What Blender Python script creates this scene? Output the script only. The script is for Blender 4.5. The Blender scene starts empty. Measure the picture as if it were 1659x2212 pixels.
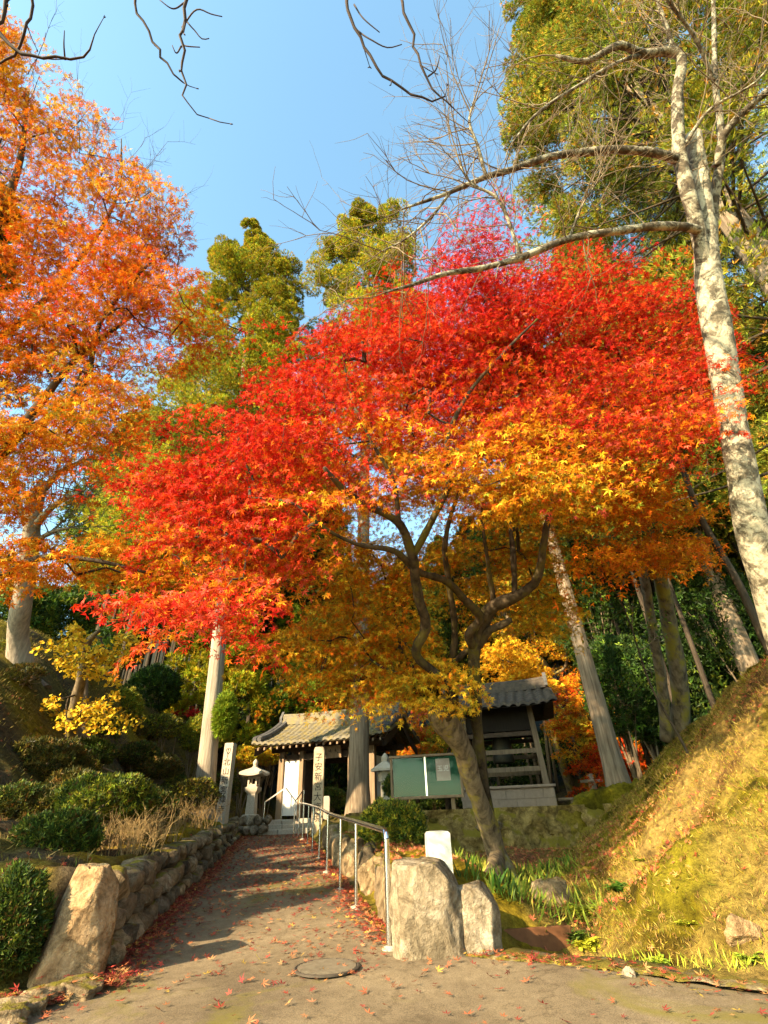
import bpy, bmesh, math, random
import numpy as np
from mathutils import Vector, Matrix

# ------------------------------------------------------------------ camera, sky, sun, exposure
SC = bpy.context.scene
COL = SC.collection
TILT, ROLL, FPX, W0, H0 = math.radians(31.68), math.radians(2.1), 1060.0, 1659.0, 2212.0
CAM = np.array([0.0, 0.0, 1.4])
_f = np.array([0, math.cos(TILT), math.sin(TILT)])
_u0 = np.array([0, -math.sin(TILT), math.cos(TILT)])
_r0 = np.array([1.0, 0, 0])
RT = math.cos(ROLL) * _r0 - math.sin(ROLL) * _u0
UP = math.sin(ROLL) * _r0 + math.cos(ROLL) * _u0
FW = _f
cd = bpy.data.cameras.new('camera')
cam = bpy.data.objects.new('camera', cd)
COL.objects.link(cam)
cd.sensor_fit = 'HORIZONTAL'
cd.sensor_width = 36.0
cd.lens = 36.0 * FPX / W0
cd.clip_start = 0.05
cd.clip_end = 2000
M = Matrix(((RT[0], UP[0], -FW[0], CAM[0]), (RT[1], UP[1], -FW[1], CAM[1]), (RT[2], UP[2], -FW[2], CAM[2]), (0, 0, 0, 1)))
cam.matrix_world = M
SC.camera = cam

SUN_EL, SUN_AZ = math.radians(27), math.atan2(-0.74, -0.67)      # azimuth measured from +Y towards +X
sdir = Vector((math.sin(SUN_AZ) * math.cos(SUN_EL), math.cos(SUN_AZ) * math.cos(SUN_EL), math.sin(SUN_EL)))
world = bpy.data.worlds.new('World')
SC.world = world
world.use_nodes = True
wn = world.node_tree.nodes
sky = wn.new('ShaderNodeTexSky')
sky.sky_type = 'NISHITA'
sky.sun_disc = False
sky.sun_elevation = SUN_EL
sky.sun_rotation = SUN_AZ
sky.air_density = 1.0
sky.dust_density = 1.0
sky.ozone_density = 0.4
bg = wn['Background']
bg.inputs['Strength'].default_value = 0.135
tint = wn.new('ShaderNodeMix')          # clear, slightly cyan autumn sky
tint.data_type = 'RGBA'
tint.blend_type = 'MULTIPLY'
tint.inputs[0].default_value = 1.0
tint.inputs[7].default_value = (1.06, 1.32, 1.18, 1)
world.node_tree.links.new(sky.outputs[0], tint.inputs[6])
world.node_tree.links.new(tint.outputs[2], bg.inputs['Color'])
sl = bpy.data.lights.new('sun', 'SUN')
sl.energy = 4.9
sl.angle = math.radians(0.5)
sl.color = (1.0, 0.80, 0.52)
sun = bpy.data.objects.new('sun', sl)
COL.objects.link(sun)
sun.rotation_euler = (-sdir).to_track_quat('-Z', 'Y').to_euler()
SC.view_settings.view_transform = 'Standard'
SC.view_settings.look = 'None'
SC.view_settings.exposure = 1.8
SC.view_settings.gamma = 1.0
SC.cycles.max_bounces = 6
SC.cycles.diffuse_bounces = 2
SC.cycles.transmission_bounces = 4
SC.cycles.use_denoising = True

# ------------------------------------------------------------------ numeric helpers
rng = np.random.default_rng(7)


def ray(u, v):
    return ((u - W0 / 2) * RT - (v - H0 / 2) * UP) / FPX + FW


def P(u, v, Y):
    d = ray(u, v)
    return CAM + d * ((Y - CAM[1]) / d[1])


def PD(u, v, D):
    return CAM + ray(u, v) * D


def nrm(a):
    return a / np.maximum(np.linalg.norm(a, axis=-1, keepdims=True), 1e-9)


def sm(x, a, b):
    t = np.clip((np.asarray(x, float) - a) / (b - a), 0, 1)
    return t * t * (3 - 2 * t)


def _h(ix, iy, iz, s):
    n = (ix * 374761393 + iy * 668265263 + iz * 2147483647 + s * 1274126177) & 0xffffffff
    n = ((n ^ (n >> 13)) * 1274126177) & 0xffffffff
    return ((n ^ (n >> 16)) & 0xffff) / 65535.0


def vnoise(p, s=0):
    p = np.asarray(p, float)
    i = np.floor(p).astype(np.int64)
    f = p - i
    f = f * f * (3 - 2 * f)
    out = 0
    for dx in (0, 1):
        for dy in (0, 1):
            for dz in (0, 1):
                w = (f[..., 0] if dx else 1 - f[..., 0]) * (f[..., 1] if dy else 1 - f[..., 1]) * (f[..., 2] if dz else 1 - f[..., 2])
                out = out + w * _h(i[..., 0] + dx, i[..., 1] + dy, i[..., 2] + dz, s)
    return out * 2 - 1


def fbm(p, s=0, o=4):
    p = np.asarray(p, float)
    a, t = 1.0, 0
    for k in range(o):
        t = t + a * vnoise(p * 2 ** k, s + k)
        a *= .5
    return t


# ------------------------------------------------------------------ mesh helpers
OFF = {}


def put(o, parent):
    COL.objects.link(o)
    if parent is not None:
        o.parent = parent
        OFF[o.name] = OFF[parent.name]
    else:
        OFF[o.name] = np.zeros(3)
    return o


def thing(name, label, cat, loc=(0, 0, 0), group=None):
    o = bpy.data.objects.new(name, None)
    o.empty_display_size = .2
    COL.objects.link(o)
    o.location = [float(c) for c in loc]
    OFF[o.name] = np.array(loc, float)
    return tag(o, label, cat, group)


def tag(o, label, cat, group=None, kind=None):
    o['label'] = label
    o['category'] = cat
    if group:
        o['group'] = group
    if kind:
        o['kind'] = kind
    return o


def struct(o):
    o['kind'] = 'structure'
    return o


class MB:
    def __init__(s):
        s.V, s.F, s.C, s.n = [], [], [], 0

    def add(s, V, F, c=None):
        V = np.asarray(V, float).reshape(-1, 3)
        s.V.append(V)
        s.F.append((np.asarray(F, np.int64) + s.n) if isinstance(F, np.ndarray) else [tuple(i + s.n for i in f) for f in F])
        if c is not None:
            c = np.asarray(c, float)
            s.C.append(np.broadcast_to(c, (len(V), 3)) if c.ndim < 2 else c)
        s.n += len(V)
        return s

    def build(s, name, mat, parent=None, smooth=True, auto=None):
        V = np.concatenate(s.V) if s.V else np.zeros((0, 3))
        off = OFF[parent.name] if parent is not None else np.zeros(3)
        me = bpy.data.meshes.new(name)
        if all(isinstance(f, np.ndarray) for f in s.F) and len({f.shape[1] for f in s.F}) == 1:
            F = np.concatenate(s.F)
            k = F.shape[1]
            me.vertices.add(len(V))
            me.vertices.foreach_set('co', (V - off).astype(np.float32).ravel())
            me.loops.add(F.size)
            me.loops.foreach_set('vertex_index', F.astype(np.int32).ravel())
            me.polygons.add(len(F))
            me.polygons.foreach_set('loop_start', np.arange(0, F.size, k, dtype=np.int32))
            me.update(calc_edges=True)
        else:
            FF = []
            for f in s.F:
                FF += f.tolist() if isinstance(f, np.ndarray) else f
            me.from_pydata((V - off).tolist(), [], FF)
        if s.C:
            C = np.concatenate(s.C)
            at = me.color_attributes.new('Col', 'FLOAT_COLOR', 'POINT')
            at.data.foreach_set('color', np.concatenate([C, np.ones((len(C), 1))], 1).astype(np.float32).ravel())
        me.polygons.foreach_set('use_smooth', np.full(len(me.polygons), smooth))
        if auto:
            me.set_sharp_from_angle(angle=math.radians(auto))
        me.materials.append(mat)
        return put(bpy.data.objects.new(name, me), parent)


def grid_faces(nu, nv, wrap=False):
    i, j = np.meshgrid(np.arange(nu - 1), np.arange(nv if wrap else nv - 1), indexing='ij')
    i, j = i.ravel(), j.ravel()
    j2 = (j + 1) % nv
    return np.stack([i * nv + j, i * nv + j2, (i + 1) * nv + j2, (i + 1) * nv + j], 1)


def spline(pts, n):
    pts = np.asarray(pts, float)
    if len(pts) == 2:
        t = np.linspace(0, 1, n)[:, None]
        return pts[0] * (1 - t) + pts[1] * t
    k = np.concatenate([[0], np.cumsum(np.linalg.norm(np.diff(pts[:, :3], axis=0), axis=1))])
    q = np.linspace(0, k[-1], n)
    m = np.gradient(pts, k, axis=0)
    i = np.clip(np.searchsorted(k, q, side='right') - 1, 0, len(pts) - 2)
    h = (k[i + 1] - k[i])[:, None]
    t = ((q - k[i])[:, None]) / h
    return ((2 * t ** 3 - 3 * t ** 2 + 1) * pts[i] + (t ** 3 - 2 * t ** 2 + t) * h * m[i] + (-2 * t ** 3 + 3 * t ** 2) * pts[i + 1] + (t ** 3 - t ** 2) * h * m[i + 1])


def tube(mb, pts, rad, sides=6, rough=0, seed=0, cap=True, c=None):
    pts = np.asarray(pts, float)
    n = len(pts)
    rad = np.broadcast_to(np.asarray(rad, float), (n,))
    T = nrm(np.gradient(pts, axis=0))
    ref = np.array([0, 0, 1.0]) if abs(T[:, 2]).mean() < .75 else np.array([0, 1.0, 0])
    A = nrm(np.cross(T, ref))
    B = np.cross(T, A)
    th = np.linspace(0, 2 * math.pi, sides, endpoint=False)
    R = np.repeat(rad[:, None], sides, 1)
    if rough:
        q = pts[:, None] + (np.cos(th)[None, :, None] * A[:, None] + np.sin(th)[None, :, None] * B[:, None]) * rad[:, None, None]
        R = R * (1 + rough * fbm(q * np.array([1, 1, .5]) / max(rad.max(), .03) * .7, seed, 3))
    V = pts[:, None] + (np.cos(th)[None, :, None] * A[:, None] + np.sin(th)[None, :, None] * B[:, None]) * R[..., None]
    F = grid_faces(n, sides, True)
    V = V.reshape(-1, 3)
    if cap:
        V = np.concatenate([V, pts[-1:] + T[-1:] * rad[-1] * .3, pts[:1]])
        b = (n - 1) * sides
        j = np.arange(sides)
        j2 = (j + 1) % sides
        # degenerate-free caps as quads pairing two rim edges (sides is even)
        e = j[::2]
        F = np.concatenate([F, np.stack([b + e, b + (e + 1) % sides, b + (e + 2) % sides, np.full(len(e), n * sides)], 1),
                            np.stack([(e + 2) % sides, (e + 1) % sides, e, np.full(len(e), n * sides + 1)], 1)])
    mb.add(V, F, c)


def box(mb, x0, y0, z0, x1, y1, z1, xf=None, b=0.0, c=None):
    if b <= 0:
        V = np.array([(x, y, z) for z in (z0, z1) for y in (y0, y1) for x in (x0, x1)], float)
        F = [(0, 2, 3, 1), (4, 5, 7, 6), (0, 1, 5, 4), (2, 6, 7, 3), (0, 4, 6, 2), (1, 3, 7, 5)]
    else:
        bm = bmesh.new()
        bmesh.ops.create_cube(bm, size=1)
        for v in bm.verts:
            v.co = Vector(((x0 + x1) / 2 + v.co.x * (x1 - x0), (y0 + y1) / 2 + v.co.y * (y1 - y0), (z0 + z1) / 2 + v.co.z * (z1 - z0)))
        bmesh.ops.bevel(bm, geom=bm.edges[:], offset=b, segments=2, affect='EDGES', profile=.5)
        bm.verts.index_update()
        V = np.array([v.co[:] for v in bm.verts])
        F = [tuple(v.index for v in f.verts) for f in bm.faces]
        bm.free()
    mb.add(V if xf is None else xf(V), F, c)


def XF(loc, rz):
    c, s = math.cos(rz), math.sin(rz)
    R = np.array([[c, -s, 0], [s, c, 0], [0, 0, 1]])
    return lambda V: np.asarray(V, float) @ R.T + np.asarray(loc, float)


_bm = bmesh.new()
bmesh.ops.create_icosphere(_bm, subdivisions=5, radius=1)
ICO5 = (np.array([v.co[:] for v in _bm.verts]), np.array([[v.index for v in f.verts] for f in _bm.faces]))
_bm.free()
_bm = bmesh.new()
bmesh.ops.create_icosphere(_bm, subdivisions=3, radius=1)
ICO3 = (np.array([v.co[:] for v in _bm.verts]), np.array([[v.index for v in f.verts] for f in _bm.faces]))
_bm.free()


def carved(mb, loc, size, seed, planes, boxy=.5, rz=0, rough=.06):
    V, F = ICO5
    V = V * (1 - boxy) + boxy * V / np.max(np.abs(V), axis=1, keepdims=True)
    for n, d in planes:
        n = nrm(np.array(n, float))
        e = V @ n - d
        V = V - np.where(e > 0, e * .95, 0)[:, None] * n
    return XF(loc, rz)(weather(V, seed, rough) * np.asarray(size, float)), F


def weather(V, seed, rough):
    n = fbm(V * 1.9 + seed, seed, 5)
    rid = 1 - np.abs(fbm(V * 1.35 + seed * 1.7, seed + 9, 3))
    return V * (1 + rough * n - .075 * np.clip(rid - .9, 0, 1) * 10 * .9)[:, None]


def rock(mb, loc, size, seed, hi=False, cuts=9, rz=0, rough=.12, c=None, boxy=.35):
    V, F = ICO5 if hi else ICO3
    r = np.random.default_rng(seed)
    V = V.copy()
    V = V * (1 - boxy) + boxy * V / np.max(np.abs(V), axis=1, keepdims=True)
    for k in range(cuts):
        n = nrm(r.normal(size=3))
        d = r.uniform(.62, .95)
        e = V @ n - d
        V = V - np.where(e > 0, e * .92, 0)[:, None] * n
    V = weather(V, seed, rough) if hi else V * (1 + rough * fbm(V * 1.7 + seed, seed, 3))[:, None]
    V = V * np.asarray(size, float)
    mb.add(XF(loc, rz)(V), F, c)


# ------------------------------------------------------------------ materials
def newmat(name):
    m = bpy.data.materials.new(name)
    m.use_nodes = True
    nt = m.node_tree
    return m, nt, nt.nodes, nt.links, nt.nodes['Principled BSDF']


def nodes_noise(N, L, scale, detail=6, rough=.6, vec=None, dist=0):
    n = N.new('ShaderNodeTexNoise')
    n.inputs['Scale'].default_value = scale
    n.inputs['Detail'].default_value = detail
    n.inputs['Roughness'].default_value = rough
    n.inputs['Distortion'].default_value = dist
    if vec is not None:
        L.new(vec, n.inputs['Vector'])
    return n.outputs['Fac']


def ramp(N, L, fac, stops):
    r = N.new('ShaderNodeValToRGB')
    el = r.color_ramp.elements
    while len(el) < len(stops):
        el.new(.5)
    for e, (p, c) in zip(el, stops):
        e.position = p
        e.color = tuple(c) + (1,) if len(c) == 3 else c
    L.new(fac, r.inputs['Fac'])
    return r.outputs['Color']


def mixc(N, L, fac, a, b, mode='MIX'):
    m = N.new('ShaderNodeMix')
    m.data_type = 'RGBA'
    m.blend_type = mode
    for sock, val in ((m.inputs[0], fac), (m.inputs[6], a), (m.inputs[7], b)):
        if isinstance(val, (int, float)):
            sock.default_value = val
        elif isinstance(val, tuple):
            sock.default_value = val + (1,)
        else:
            L.new(val, sock)
    return m.outputs[2]


def bump(N, L, bsdf, h, strength, dist=.02):
    b = N.new('ShaderNodeBump')
    b.inputs['Strength'].default_value = strength
    b.inputs['Distance'].default_value = dist
    L.new(h, b.inputs['Height'])
    L.new(b.outputs[0], bsdf.inputs['Normal'])


def geo(N):
    return N.new('ShaderNodeNewGeometry')


def mat_leaf(name, transl=.35, rough=.5, spec=.25):
    m, nt, N, L, B = newmat(name)
    a = N.new('ShaderNodeAttribute')
    a.attribute_name = 'Col'
    B.inputs['Roughness'].default_value = rough
    B.inputs['Specular IOR Level'].default_value = spec
    L.new(a.outputs['Color'], B.inputs['Base Color'])
    t = N.new('ShaderNodeBsdfTranslucent')
    L.new(a.outputs['Color'], t.inputs['Color'])
    mx = N.new('ShaderNodeMixShader')
    mx.inputs[0].default_value = transl
    L.new(B.outputs[0], mx.inputs[1])
    L.new(t.outputs[0], mx.inputs[2])
    L.new(mx.outputs[0], N['Material Output'].inputs[0])
    return m


def mat_bark(name, c0, c1, scale=9, stretch=.18, lichen=None, lich_amt=.55, bs=.6, moss=None):
    m, nt, N, L, B = newmat(name)
    tc = N.new('ShaderNodeTexCoord')
    mp = N.new('ShaderNodeMapping')
    mp.inputs['Scale'].default_value = (1, 1, stretch)
    L.new(tc.outputs['Object'], mp.inputs['Vector'])
    n1 = nodes_noise(N, L, scale, 8, .65, mp.outputs[0], .3)
    col = ramp(N, L, n1, [(.3, c0), (.68, c1)])
    n3 = nodes_noise(N, L, 1.3, 3, .5, tc.outputs['Object'])
    col = mixc(N, L, .5, col, ramp(N, L, n3, [(.35, (.55, .55, .55)), (.65, (1, 1, 1))]), 'MULTIPLY')
    if lichen:
        n2 = nodes_noise(N, L, 7, 9, .72, tc.outputs['Object'], .6)
        f = ramp(N, L, n2, [(lich_amt - .06, (0, 0, 0)), (lich_amt + .05, (1, 1, 1))])
        col = mixc(N, L, f, col, lichen)
    if moss:
        n4 = nodes_noise(N, L, 2.6, 7, .7, tc.outputs['Object'], .3)
        f = ramp(N, L, n4, [(.5, (0, 0, 0)), (.62, (1, 1, 1))])
        col = mixc(N, L, f, col, moss)
    L.new(col, B.inputs['Base Color'])
    B.inputs['Roughness'].default_value = .9
    B.inputs['Specular IOR Level'].default_value = .15
    bump(N, L, B, n1, bs, .03)
    return m


def mat_rock(name, cols, moss=(.16, .13, .012), moss_amt=.62, scale=2.2, island=0.0):
    m, nt, N, L, B = newmat(name)
    tc = N.new('ShaderNodeTexCoord')
    g = geo(N)
    n1 = nodes_noise(N, L, scale, 9, .66, tc.outputs['Object'], .5)
    col = ramp(N, L, n1, [(.28 + .42 * i / (len(cols) - 1), c) for i, c in enumerate(cols)])
    n2 = nodes_noise(N, L, 28, 5, .7, tc.outputs['Object'])
    col = mixc(N, L, .55, col, ramp(N, L, n2, [(.35, (.5, .48, .45)), (.6, (1, 1, 1))]), 'MULTIPLY')
    n6 = nodes_noise(N, L, 7, 8, .7, tc.outputs['Object'], .8)
    col = mixc(N, L, .9, col, ramp(N, L, n6, [(.38, (.38, .34, .28)), (.52, (.85, .82, .78)), (.62, (1.15, 1.12, 1.1))]), 'MULTIPLY')
    if island:
        col = mixc(N, L, island, col, ramp(N, L, g.outputs['Random Per Island'], [(0, (.5, .47, .45)), (.5, (1.0, .92, .82)), (1, (1.5, 1.3, 1.0))]), 'MULTIPLY')
    vo = N.new('ShaderNodeTexVoronoi')
    vo.feature = 'DISTANCE_TO_EDGE'
    vo.inputs['Scale'].default_value = 2.6
    nv = N.new('ShaderNodeTexNoise')
    nv.inputs['Scale'].default_value = 1.7
    L.new(tc.outputs['Object'], nv.inputs['Vector'])
    ad = N.new('ShaderNodeVectorMath')
    ad.operation = 'ADD'
    L.new(tc.outputs['Object'], ad.inputs[0])
    L.new(nv.outputs['Color'], ad.inputs[1])
    L.new(ad.outputs[0], vo.inputs['Vector'])
    crack = ramp(N, L, vo.outputs['Distance'], [(0, (0, 0, 0)), (.025, (1, 1, 1))])
    col = mixc(N, L, .22, col, crack, 'MULTIPLY')
    if moss:
        sx = N.new('ShaderNodeSeparateXYZ')
        L.new(g.outputs['Normal'], sx.inputs[0])
        n3 = nodes_noise(N, L, 4, 6, .7, g.outputs['Position'])
        ma = N.new('ShaderNodeMath')
        ma.operation = 'MULTIPLY_ADD'
        ma.inputs[1].default_value = .75
        L.new(n3, ma.inputs[0])
        mb_ = N.new('ShaderNodeMath')
        mb_.operation = 'MULTIPLY'
        mb_.inputs[1].default_value = .38
        L.new(sx.outputs[2], mb_.inputs[0])
        L.new(mb_.outputs[0], ma.inputs[2])
        f = ramp(N, L, ma.outputs[0], [(moss_amt, (0, 0, 0)), (moss_amt + .08, (1, 1, 1))])
        col = mixc(N, L, f, col, moss)
    L.new(col, B.inputs['Base Color'])
    B.inputs['Roughness'].default_value = .88
    B.inputs['Specular IOR Level'].default_value = .2
    hb = N.new('ShaderNodeMath')
    hb.operation = 'MULTIPLY_ADD'
    hb.inputs[1].default_value = .5
    L.new(n2, hb.inputs[0])
    L.new(n1, hb.inputs[2])
    bump(N, L, B, hb.outputs[0], 1.0, .06)
    return m


def mat_plain(name, c, rough=.7, metal=0, var=.25, scale=14, bs=.15, spec=.3, stretch=(1, 1, 1)):
    m, nt, N, L, B = newmat(name)
    tc = N.new('ShaderNodeTexCoord')
    mp = N.new('ShaderNodeMapping')
    mp.inputs['Scale'].default_value = stretch
    L.new(tc.outputs['Object'], mp.inputs['Vector'])
    n = nodes_noise(N, L, scale, 6, .65, mp.outputs[0])
    col = mixc(N, L, 1.0, c, ramp(N, L, n, [(.3, (1 - var,) * 3), (.7, (1, 1, 1))]), 'MULTIPLY')
    L.new(col, B.inputs['Base Color'])
    B.inputs['Roughness'].default_value = rough
    B.inputs['Metallic'].default_value = metal
    B.inputs['Specular IOR Level'].default_value = spec
    bump(N, L, B, n, bs, .01)
    return m


def mat_attr(name, rough=.95, n_scale=9, bs=.7, bd=.05, contrast=(.45, 1.0)):
    m, nt, N, L, B = newmat(name)
    a = N.new('ShaderNodeAttribute')
    a.attribute_name = 'Col'
    g = geo(N)
    n = nodes_noise(N, L, n_scale, 9, .7, g.outputs['Position'])
    n2 = nodes_noise(N, L, 60, 4, .7, g.outputs['Position'])
    col = mixc(N, L, 1.0, a.outputs['Color'], ramp(N, L, n, [(.3, (contrast[0],) * 3), (.65, (contrast[1],) * 3)]), 'MULTIPLY')
    col = mixc(N, L, .6, col, ramp(N, L, n2, [(.35, (.5, .5, .5)), (.6, (1, 1, 1))]), 'MULTIPLY')
    L.new(col, B.inputs['Base Color'])
    B.inputs['Roughness'].default_value = rough
    B.inputs['Specular IOR Level'].default_value = .1
    bump(N, L, B, n, bs, bd)
    return m


def mat_asphalt():
    m, nt, N, L, B = newmat('asphalt')
    g = geo(N)
    n1 = nodes_noise(N, L, 1.1, 5, .6, g.outputs['Position'])
    n2 = nodes_noise(N, L, 130, 3, .8, g.outputs['Position'])
    n3 = nodes_noise(N, L, .8, 7, .7, g.outputs['Position'], .6)
    n5 = nodes_noise(N, L, 11, 6, .7, g.outputs['Position'])
    vc = N.new('ShaderNodeTexVoronoi')
    vc.feature = 'DISTANCE_TO_EDGE'
    vc.inputs['Scale'].default_value = .55
    nd = N.new('ShaderNodeTexNoise')
    nd.inputs['Scale'].default_value = 2.2
    nd.inputs['Detail'].default_value = 6
    L.new(g.outputs['Position'], nd.inputs['Vector'])
    av = N.new('ShaderNodeVectorMath')
    av.operation = 'ADD'
    L.new(g.outputs['Position'], av.inputs[0])
    L.new(nd.outputs['Color'], av.inputs[1])
    L.new(av.outputs[0], vc.inputs['Vector'])
    col = ramp(N, L, n1, [(.32, (.15, .11, .066)), (.68, (.28, .21, .125))])
    col = mixc(N, L, .85, col, ramp(N, L, n2, [(.36, (.42, .42, .42)), (.54, (.95, .95, .95)), (.66, (1.35, 1.3, 1.2))]), 'MULTIPLY')
    col = mixc(N, L, .6, col, ramp(N, L, n5, [(.35, (.62, .6, .56)), (.6, (1, 1, 1))]), 'MULTIPLY')
    col = mixc(N, L, .3, col, ramp(N, L, vc.outputs['Distance'], [(0, (.25, .22, .17)), (.012, (1, 1, 1))]), 'MULTIPLY')
    f = ramp(N, L, n3, [(.55, (0, 0, 0)), (.66, (.7, .7, .7))])
    col = mixc(N, L, f, col, (.15, .125, .02))
    L.new(col, B.inputs['Base Color'])
    B.inputs['Roughness'].default_value = .92
    B.inputs['Specular IOR Level'].default_value = .15
    bump(N, L, B, n2, .45, .006)
    return m


def mat_tile(name, c0, c1, moss, amt):
    m, nt, N, L, B = newmat(name)
    tc = N.new('ShaderNodeTexCoord')
    n1 = nodes_noise(N, L, 9, 6, .65, tc.outputs['Object'])
    n2 = nodes_noise(N, L, 3.2, 8, .75, tc.outputs['Object'])
    col = ramp(N, L, n1, [(.35, c0), (.65, c1)])
    f = ramp(N, L, n2, [(amt - .05, (0, 0, 0)), (amt + .06, (1, 1, 1))])
    col = mixc(N, L, f, col, moss)
    L.new(col, B.inputs['Base Color'])
    B.inputs['Roughness'].default_value = .75
    bump(N, L, B, n1, .4, .02)
    return m


MT = {
    'maple': mat_leaf('maple_leaf', .24, .55, .08),
    'leaf': mat_leaf('green_leaf', .25, .5, .2),
    'needle': mat_leaf('conifer_needles', .25, .7, .15),
    'grass': mat_leaf('dry_grass', .25, .8, .1),
    'litter': mat_leaf('litter', .15, .7, .2),
    'bark_maple': mat_bark('maple_bark', (.04, .028, .017), (.30, .22, .13), 11, .35, moss=(.26, .2, .03)),
    'bark_cedar': mat_bark('cedar_bark', (.11, .075, .045), (.36, .27, .18), 16, .06, bs=.8),
    'bark_pale': mat_bark('pale_cedar_bark', (.2, .16, .115), (.46, .38, .28), 18, .05, bs=.6),
    'bark_dark': mat_bark('dark_bark', (.025, .018, .012), (.11, .08, .05), 12, .1),
    'bark_wood': mat_bark('forest_bark', (.022, .016, .011), (.09, .066, .044), 16, .08),
    'bark_maple_limb': mat_bark('maple_limb_bark', (.02, .014, .009), (.115, .08, .045), 11, .4, moss=(.1, .08, .015)),
    'bark_lichen': mat_bark('lichen_bark', (.05, .042, .03), (.22, .18, .12), 14, .6, lichen=(.46, .40, .28), lich_amt=.495, bs=.9),
    'bark_limb': mat_bark('lichen_limb_bark', (.03, .024, .018), (.15, .115, .075), 14, .8, lichen=(.38, .34, .24), lich_amt=.53, bs=.9),
    'twig': mat_plain('twig_bark', (.2, .145, .085), .85),
    'twig_dark': mat_plain('dark_twig_bark', (.05, .03, .022), .8),
    'rock': mat_rock('field_stone', [(.10, .085, .065), (.24, .19, .125), (.42, .36, .27)], island=.9, moss_amt=.70),
    'rock_pale': mat_rock('pale_rock', [(.13, .10, .06), (.30, .235, .15), (.52, .45, .34)], moss_amt=.80),
    'rock_tan': mat_rock('tan_rock', [(.3, .2, .1), (.47, .3, .15), (.5, .4, .27)], moss=(.14, .12, .07), moss_amt=.72, scale=1.5),
    'ground': mat_attr('earth', .95, 10, 1.0, .09, (.22, 1.1)),
    'moss': mat_attr('moss_mat', .95, 26, .9, .04),
    'asphalt': mat_asphalt(),
    'granite': mat_plain('granite', (.52, .44, .33), .8, var=.35, scale=30, bs=.25),
    'granite_white': mat_plain('white_granite', (.74, .68, .56), .8, var=.3, scale=9, bs=.3),
    'steel': mat_plain('stainless_steel', (.72, .72, .72), .22, 1.0, var=.08, scale=20, bs=.02),
    'wood': mat_plain('weathered_wood', (.3, .2, .115), .8, var=.5, scale=12, bs=.3, stretch=(1, 1, .1)),
    'wood_dark': mat_plain('dark_wood', (.085, .055, .034), .8, var=.5, scale=12, bs=.3),
    'wood_grey': mat_plain('grey_wood', (.2, .14, .085), .85, var=.5, scale=14, bs=.4, stretch=(1, 1, .12)),
    'plaster': mat_plain('white_plaster', (.78, .74, .66), .85, var=.12, scale=4, bs=.05),
    'tile_moss': mat_tile('mossy_tile', (.085, .075, .055), (.19, .155, .09), (.19, .14, .04), .52),
    'tile': mat_tile('grey_tile', (.035, .035, .034), (.12, .11, .1), (.16, .12, .05), .66),
    'tile_brown': mat_tile('brown_tile', (.035, .025, .018), (.09, .065, .042), (.12, .085, .035), .62),
    'block': mat_plain('stone_block', (.3, .215, .15), .85, var=.25, scale=10, bs=.15),
    'rust': mat_plain('rusty_steel', (.22, .085, .03), .85, .2, var=.5, scale=6, bs=.3),
    'plate': mat_plain('brown_steel_plate', (.33, .18, .1), .7, .2, var=.3, scale=8, bs=.1),
    'iron': mat_plain('cast_iron', (.2, .155, .1), .8, .2, var=.4, scale=20, bs=.2),
    'green_board': mat_plain('green_felt', (.012, .10, .058), .9, var=.15, scale=30, bs=.05, spec=.03),
    'paper': mat_plain('paper', (.4, .34, .3), .8, var=.12, scale=10, bs=.02),
    'ink': mat_plain('ink', (.045, .035, .028), .8, var=.1),
    'white_ink': mat_plain('white_ink', (.8, .8, .78), .8, var=.05),
    'black': mat_plain('dark_hollow', (.012, .01, .008), .95, var=.1),
    'bronze': mat_plain('bronze', (.06, .055, .04), .5, .6, var=.3),
    'straw_twig': mat_plain('straw_twig', (.34, .22, .085), .9, var=.2),
    'rope': mat_plain('rope', (.5, .42, .28), .9, var=.1),
}
_m, _nt, _N, _L, _B = newmat('window_glass')
_B.inputs['Base Color'].default_value = (.9, .95, .93, 1)
_B.inputs['Roughness'].default_value = .02
_g = _N.new('ShaderNodeBsdfGlossy')
_g.inputs['Roughness'].default_value = .03
_g.inputs['Color'].default_value = (.9, .95, .95, 1)
_t = _N.new('ShaderNodeBsdfTransparent')
_fr = _N.new('ShaderNodeFresnel')
_fr.inputs['IOR'].default_value = 1.22
_mx = _N.new('ShaderNodeMixShader')
_L.new(_fr.outputs[0], _mx.inputs[0])
_L.new(_t.outputs[0], _mx.inputs[1])
_L.new(_g.outputs[0], _mx.inputs[2])
_L.new(_mx.outputs[0], _N['Material Output'].inputs[0])
MT['glass'] = _m

# ------------------------------------------------------------------ the lie of the land
ip = np.interp


def zp(y):
    return ip(y, [-60, -8, 0, 3.5, 5.2, 7, 9.5, 12, 17, 18], [-1.5, .2, .40, .43, .48, .55, .66, .79, 1.0, 1.02])


def xc(y):
    return -.07 - .205 * np.minimum(y, 18.0)


def hw(y):
    return ip(y, [5, 17], [1.18, 1.0])


def pl(y):
    return np.where(np.asarray(y) > 5.0, xc(y) - hw(y), ip(y, [-6, 2, 3, 3.8, 4.4, 5.0], [-14, -8, -5.0, -3.3, -2.6, -2.3]))


def pr(y):
    return np.where(np.asarray(y) > 5.35, xc(y) + hw(y), ip(y, [-6, 2, 3, 3.7, 4.2, 4.6, 4.85, 5.05, 5.2, 5.35], [14, 6.2, 4.3, 2.95, 2.1, 1.5, 1.02, .6, .15, .02]))


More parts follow.
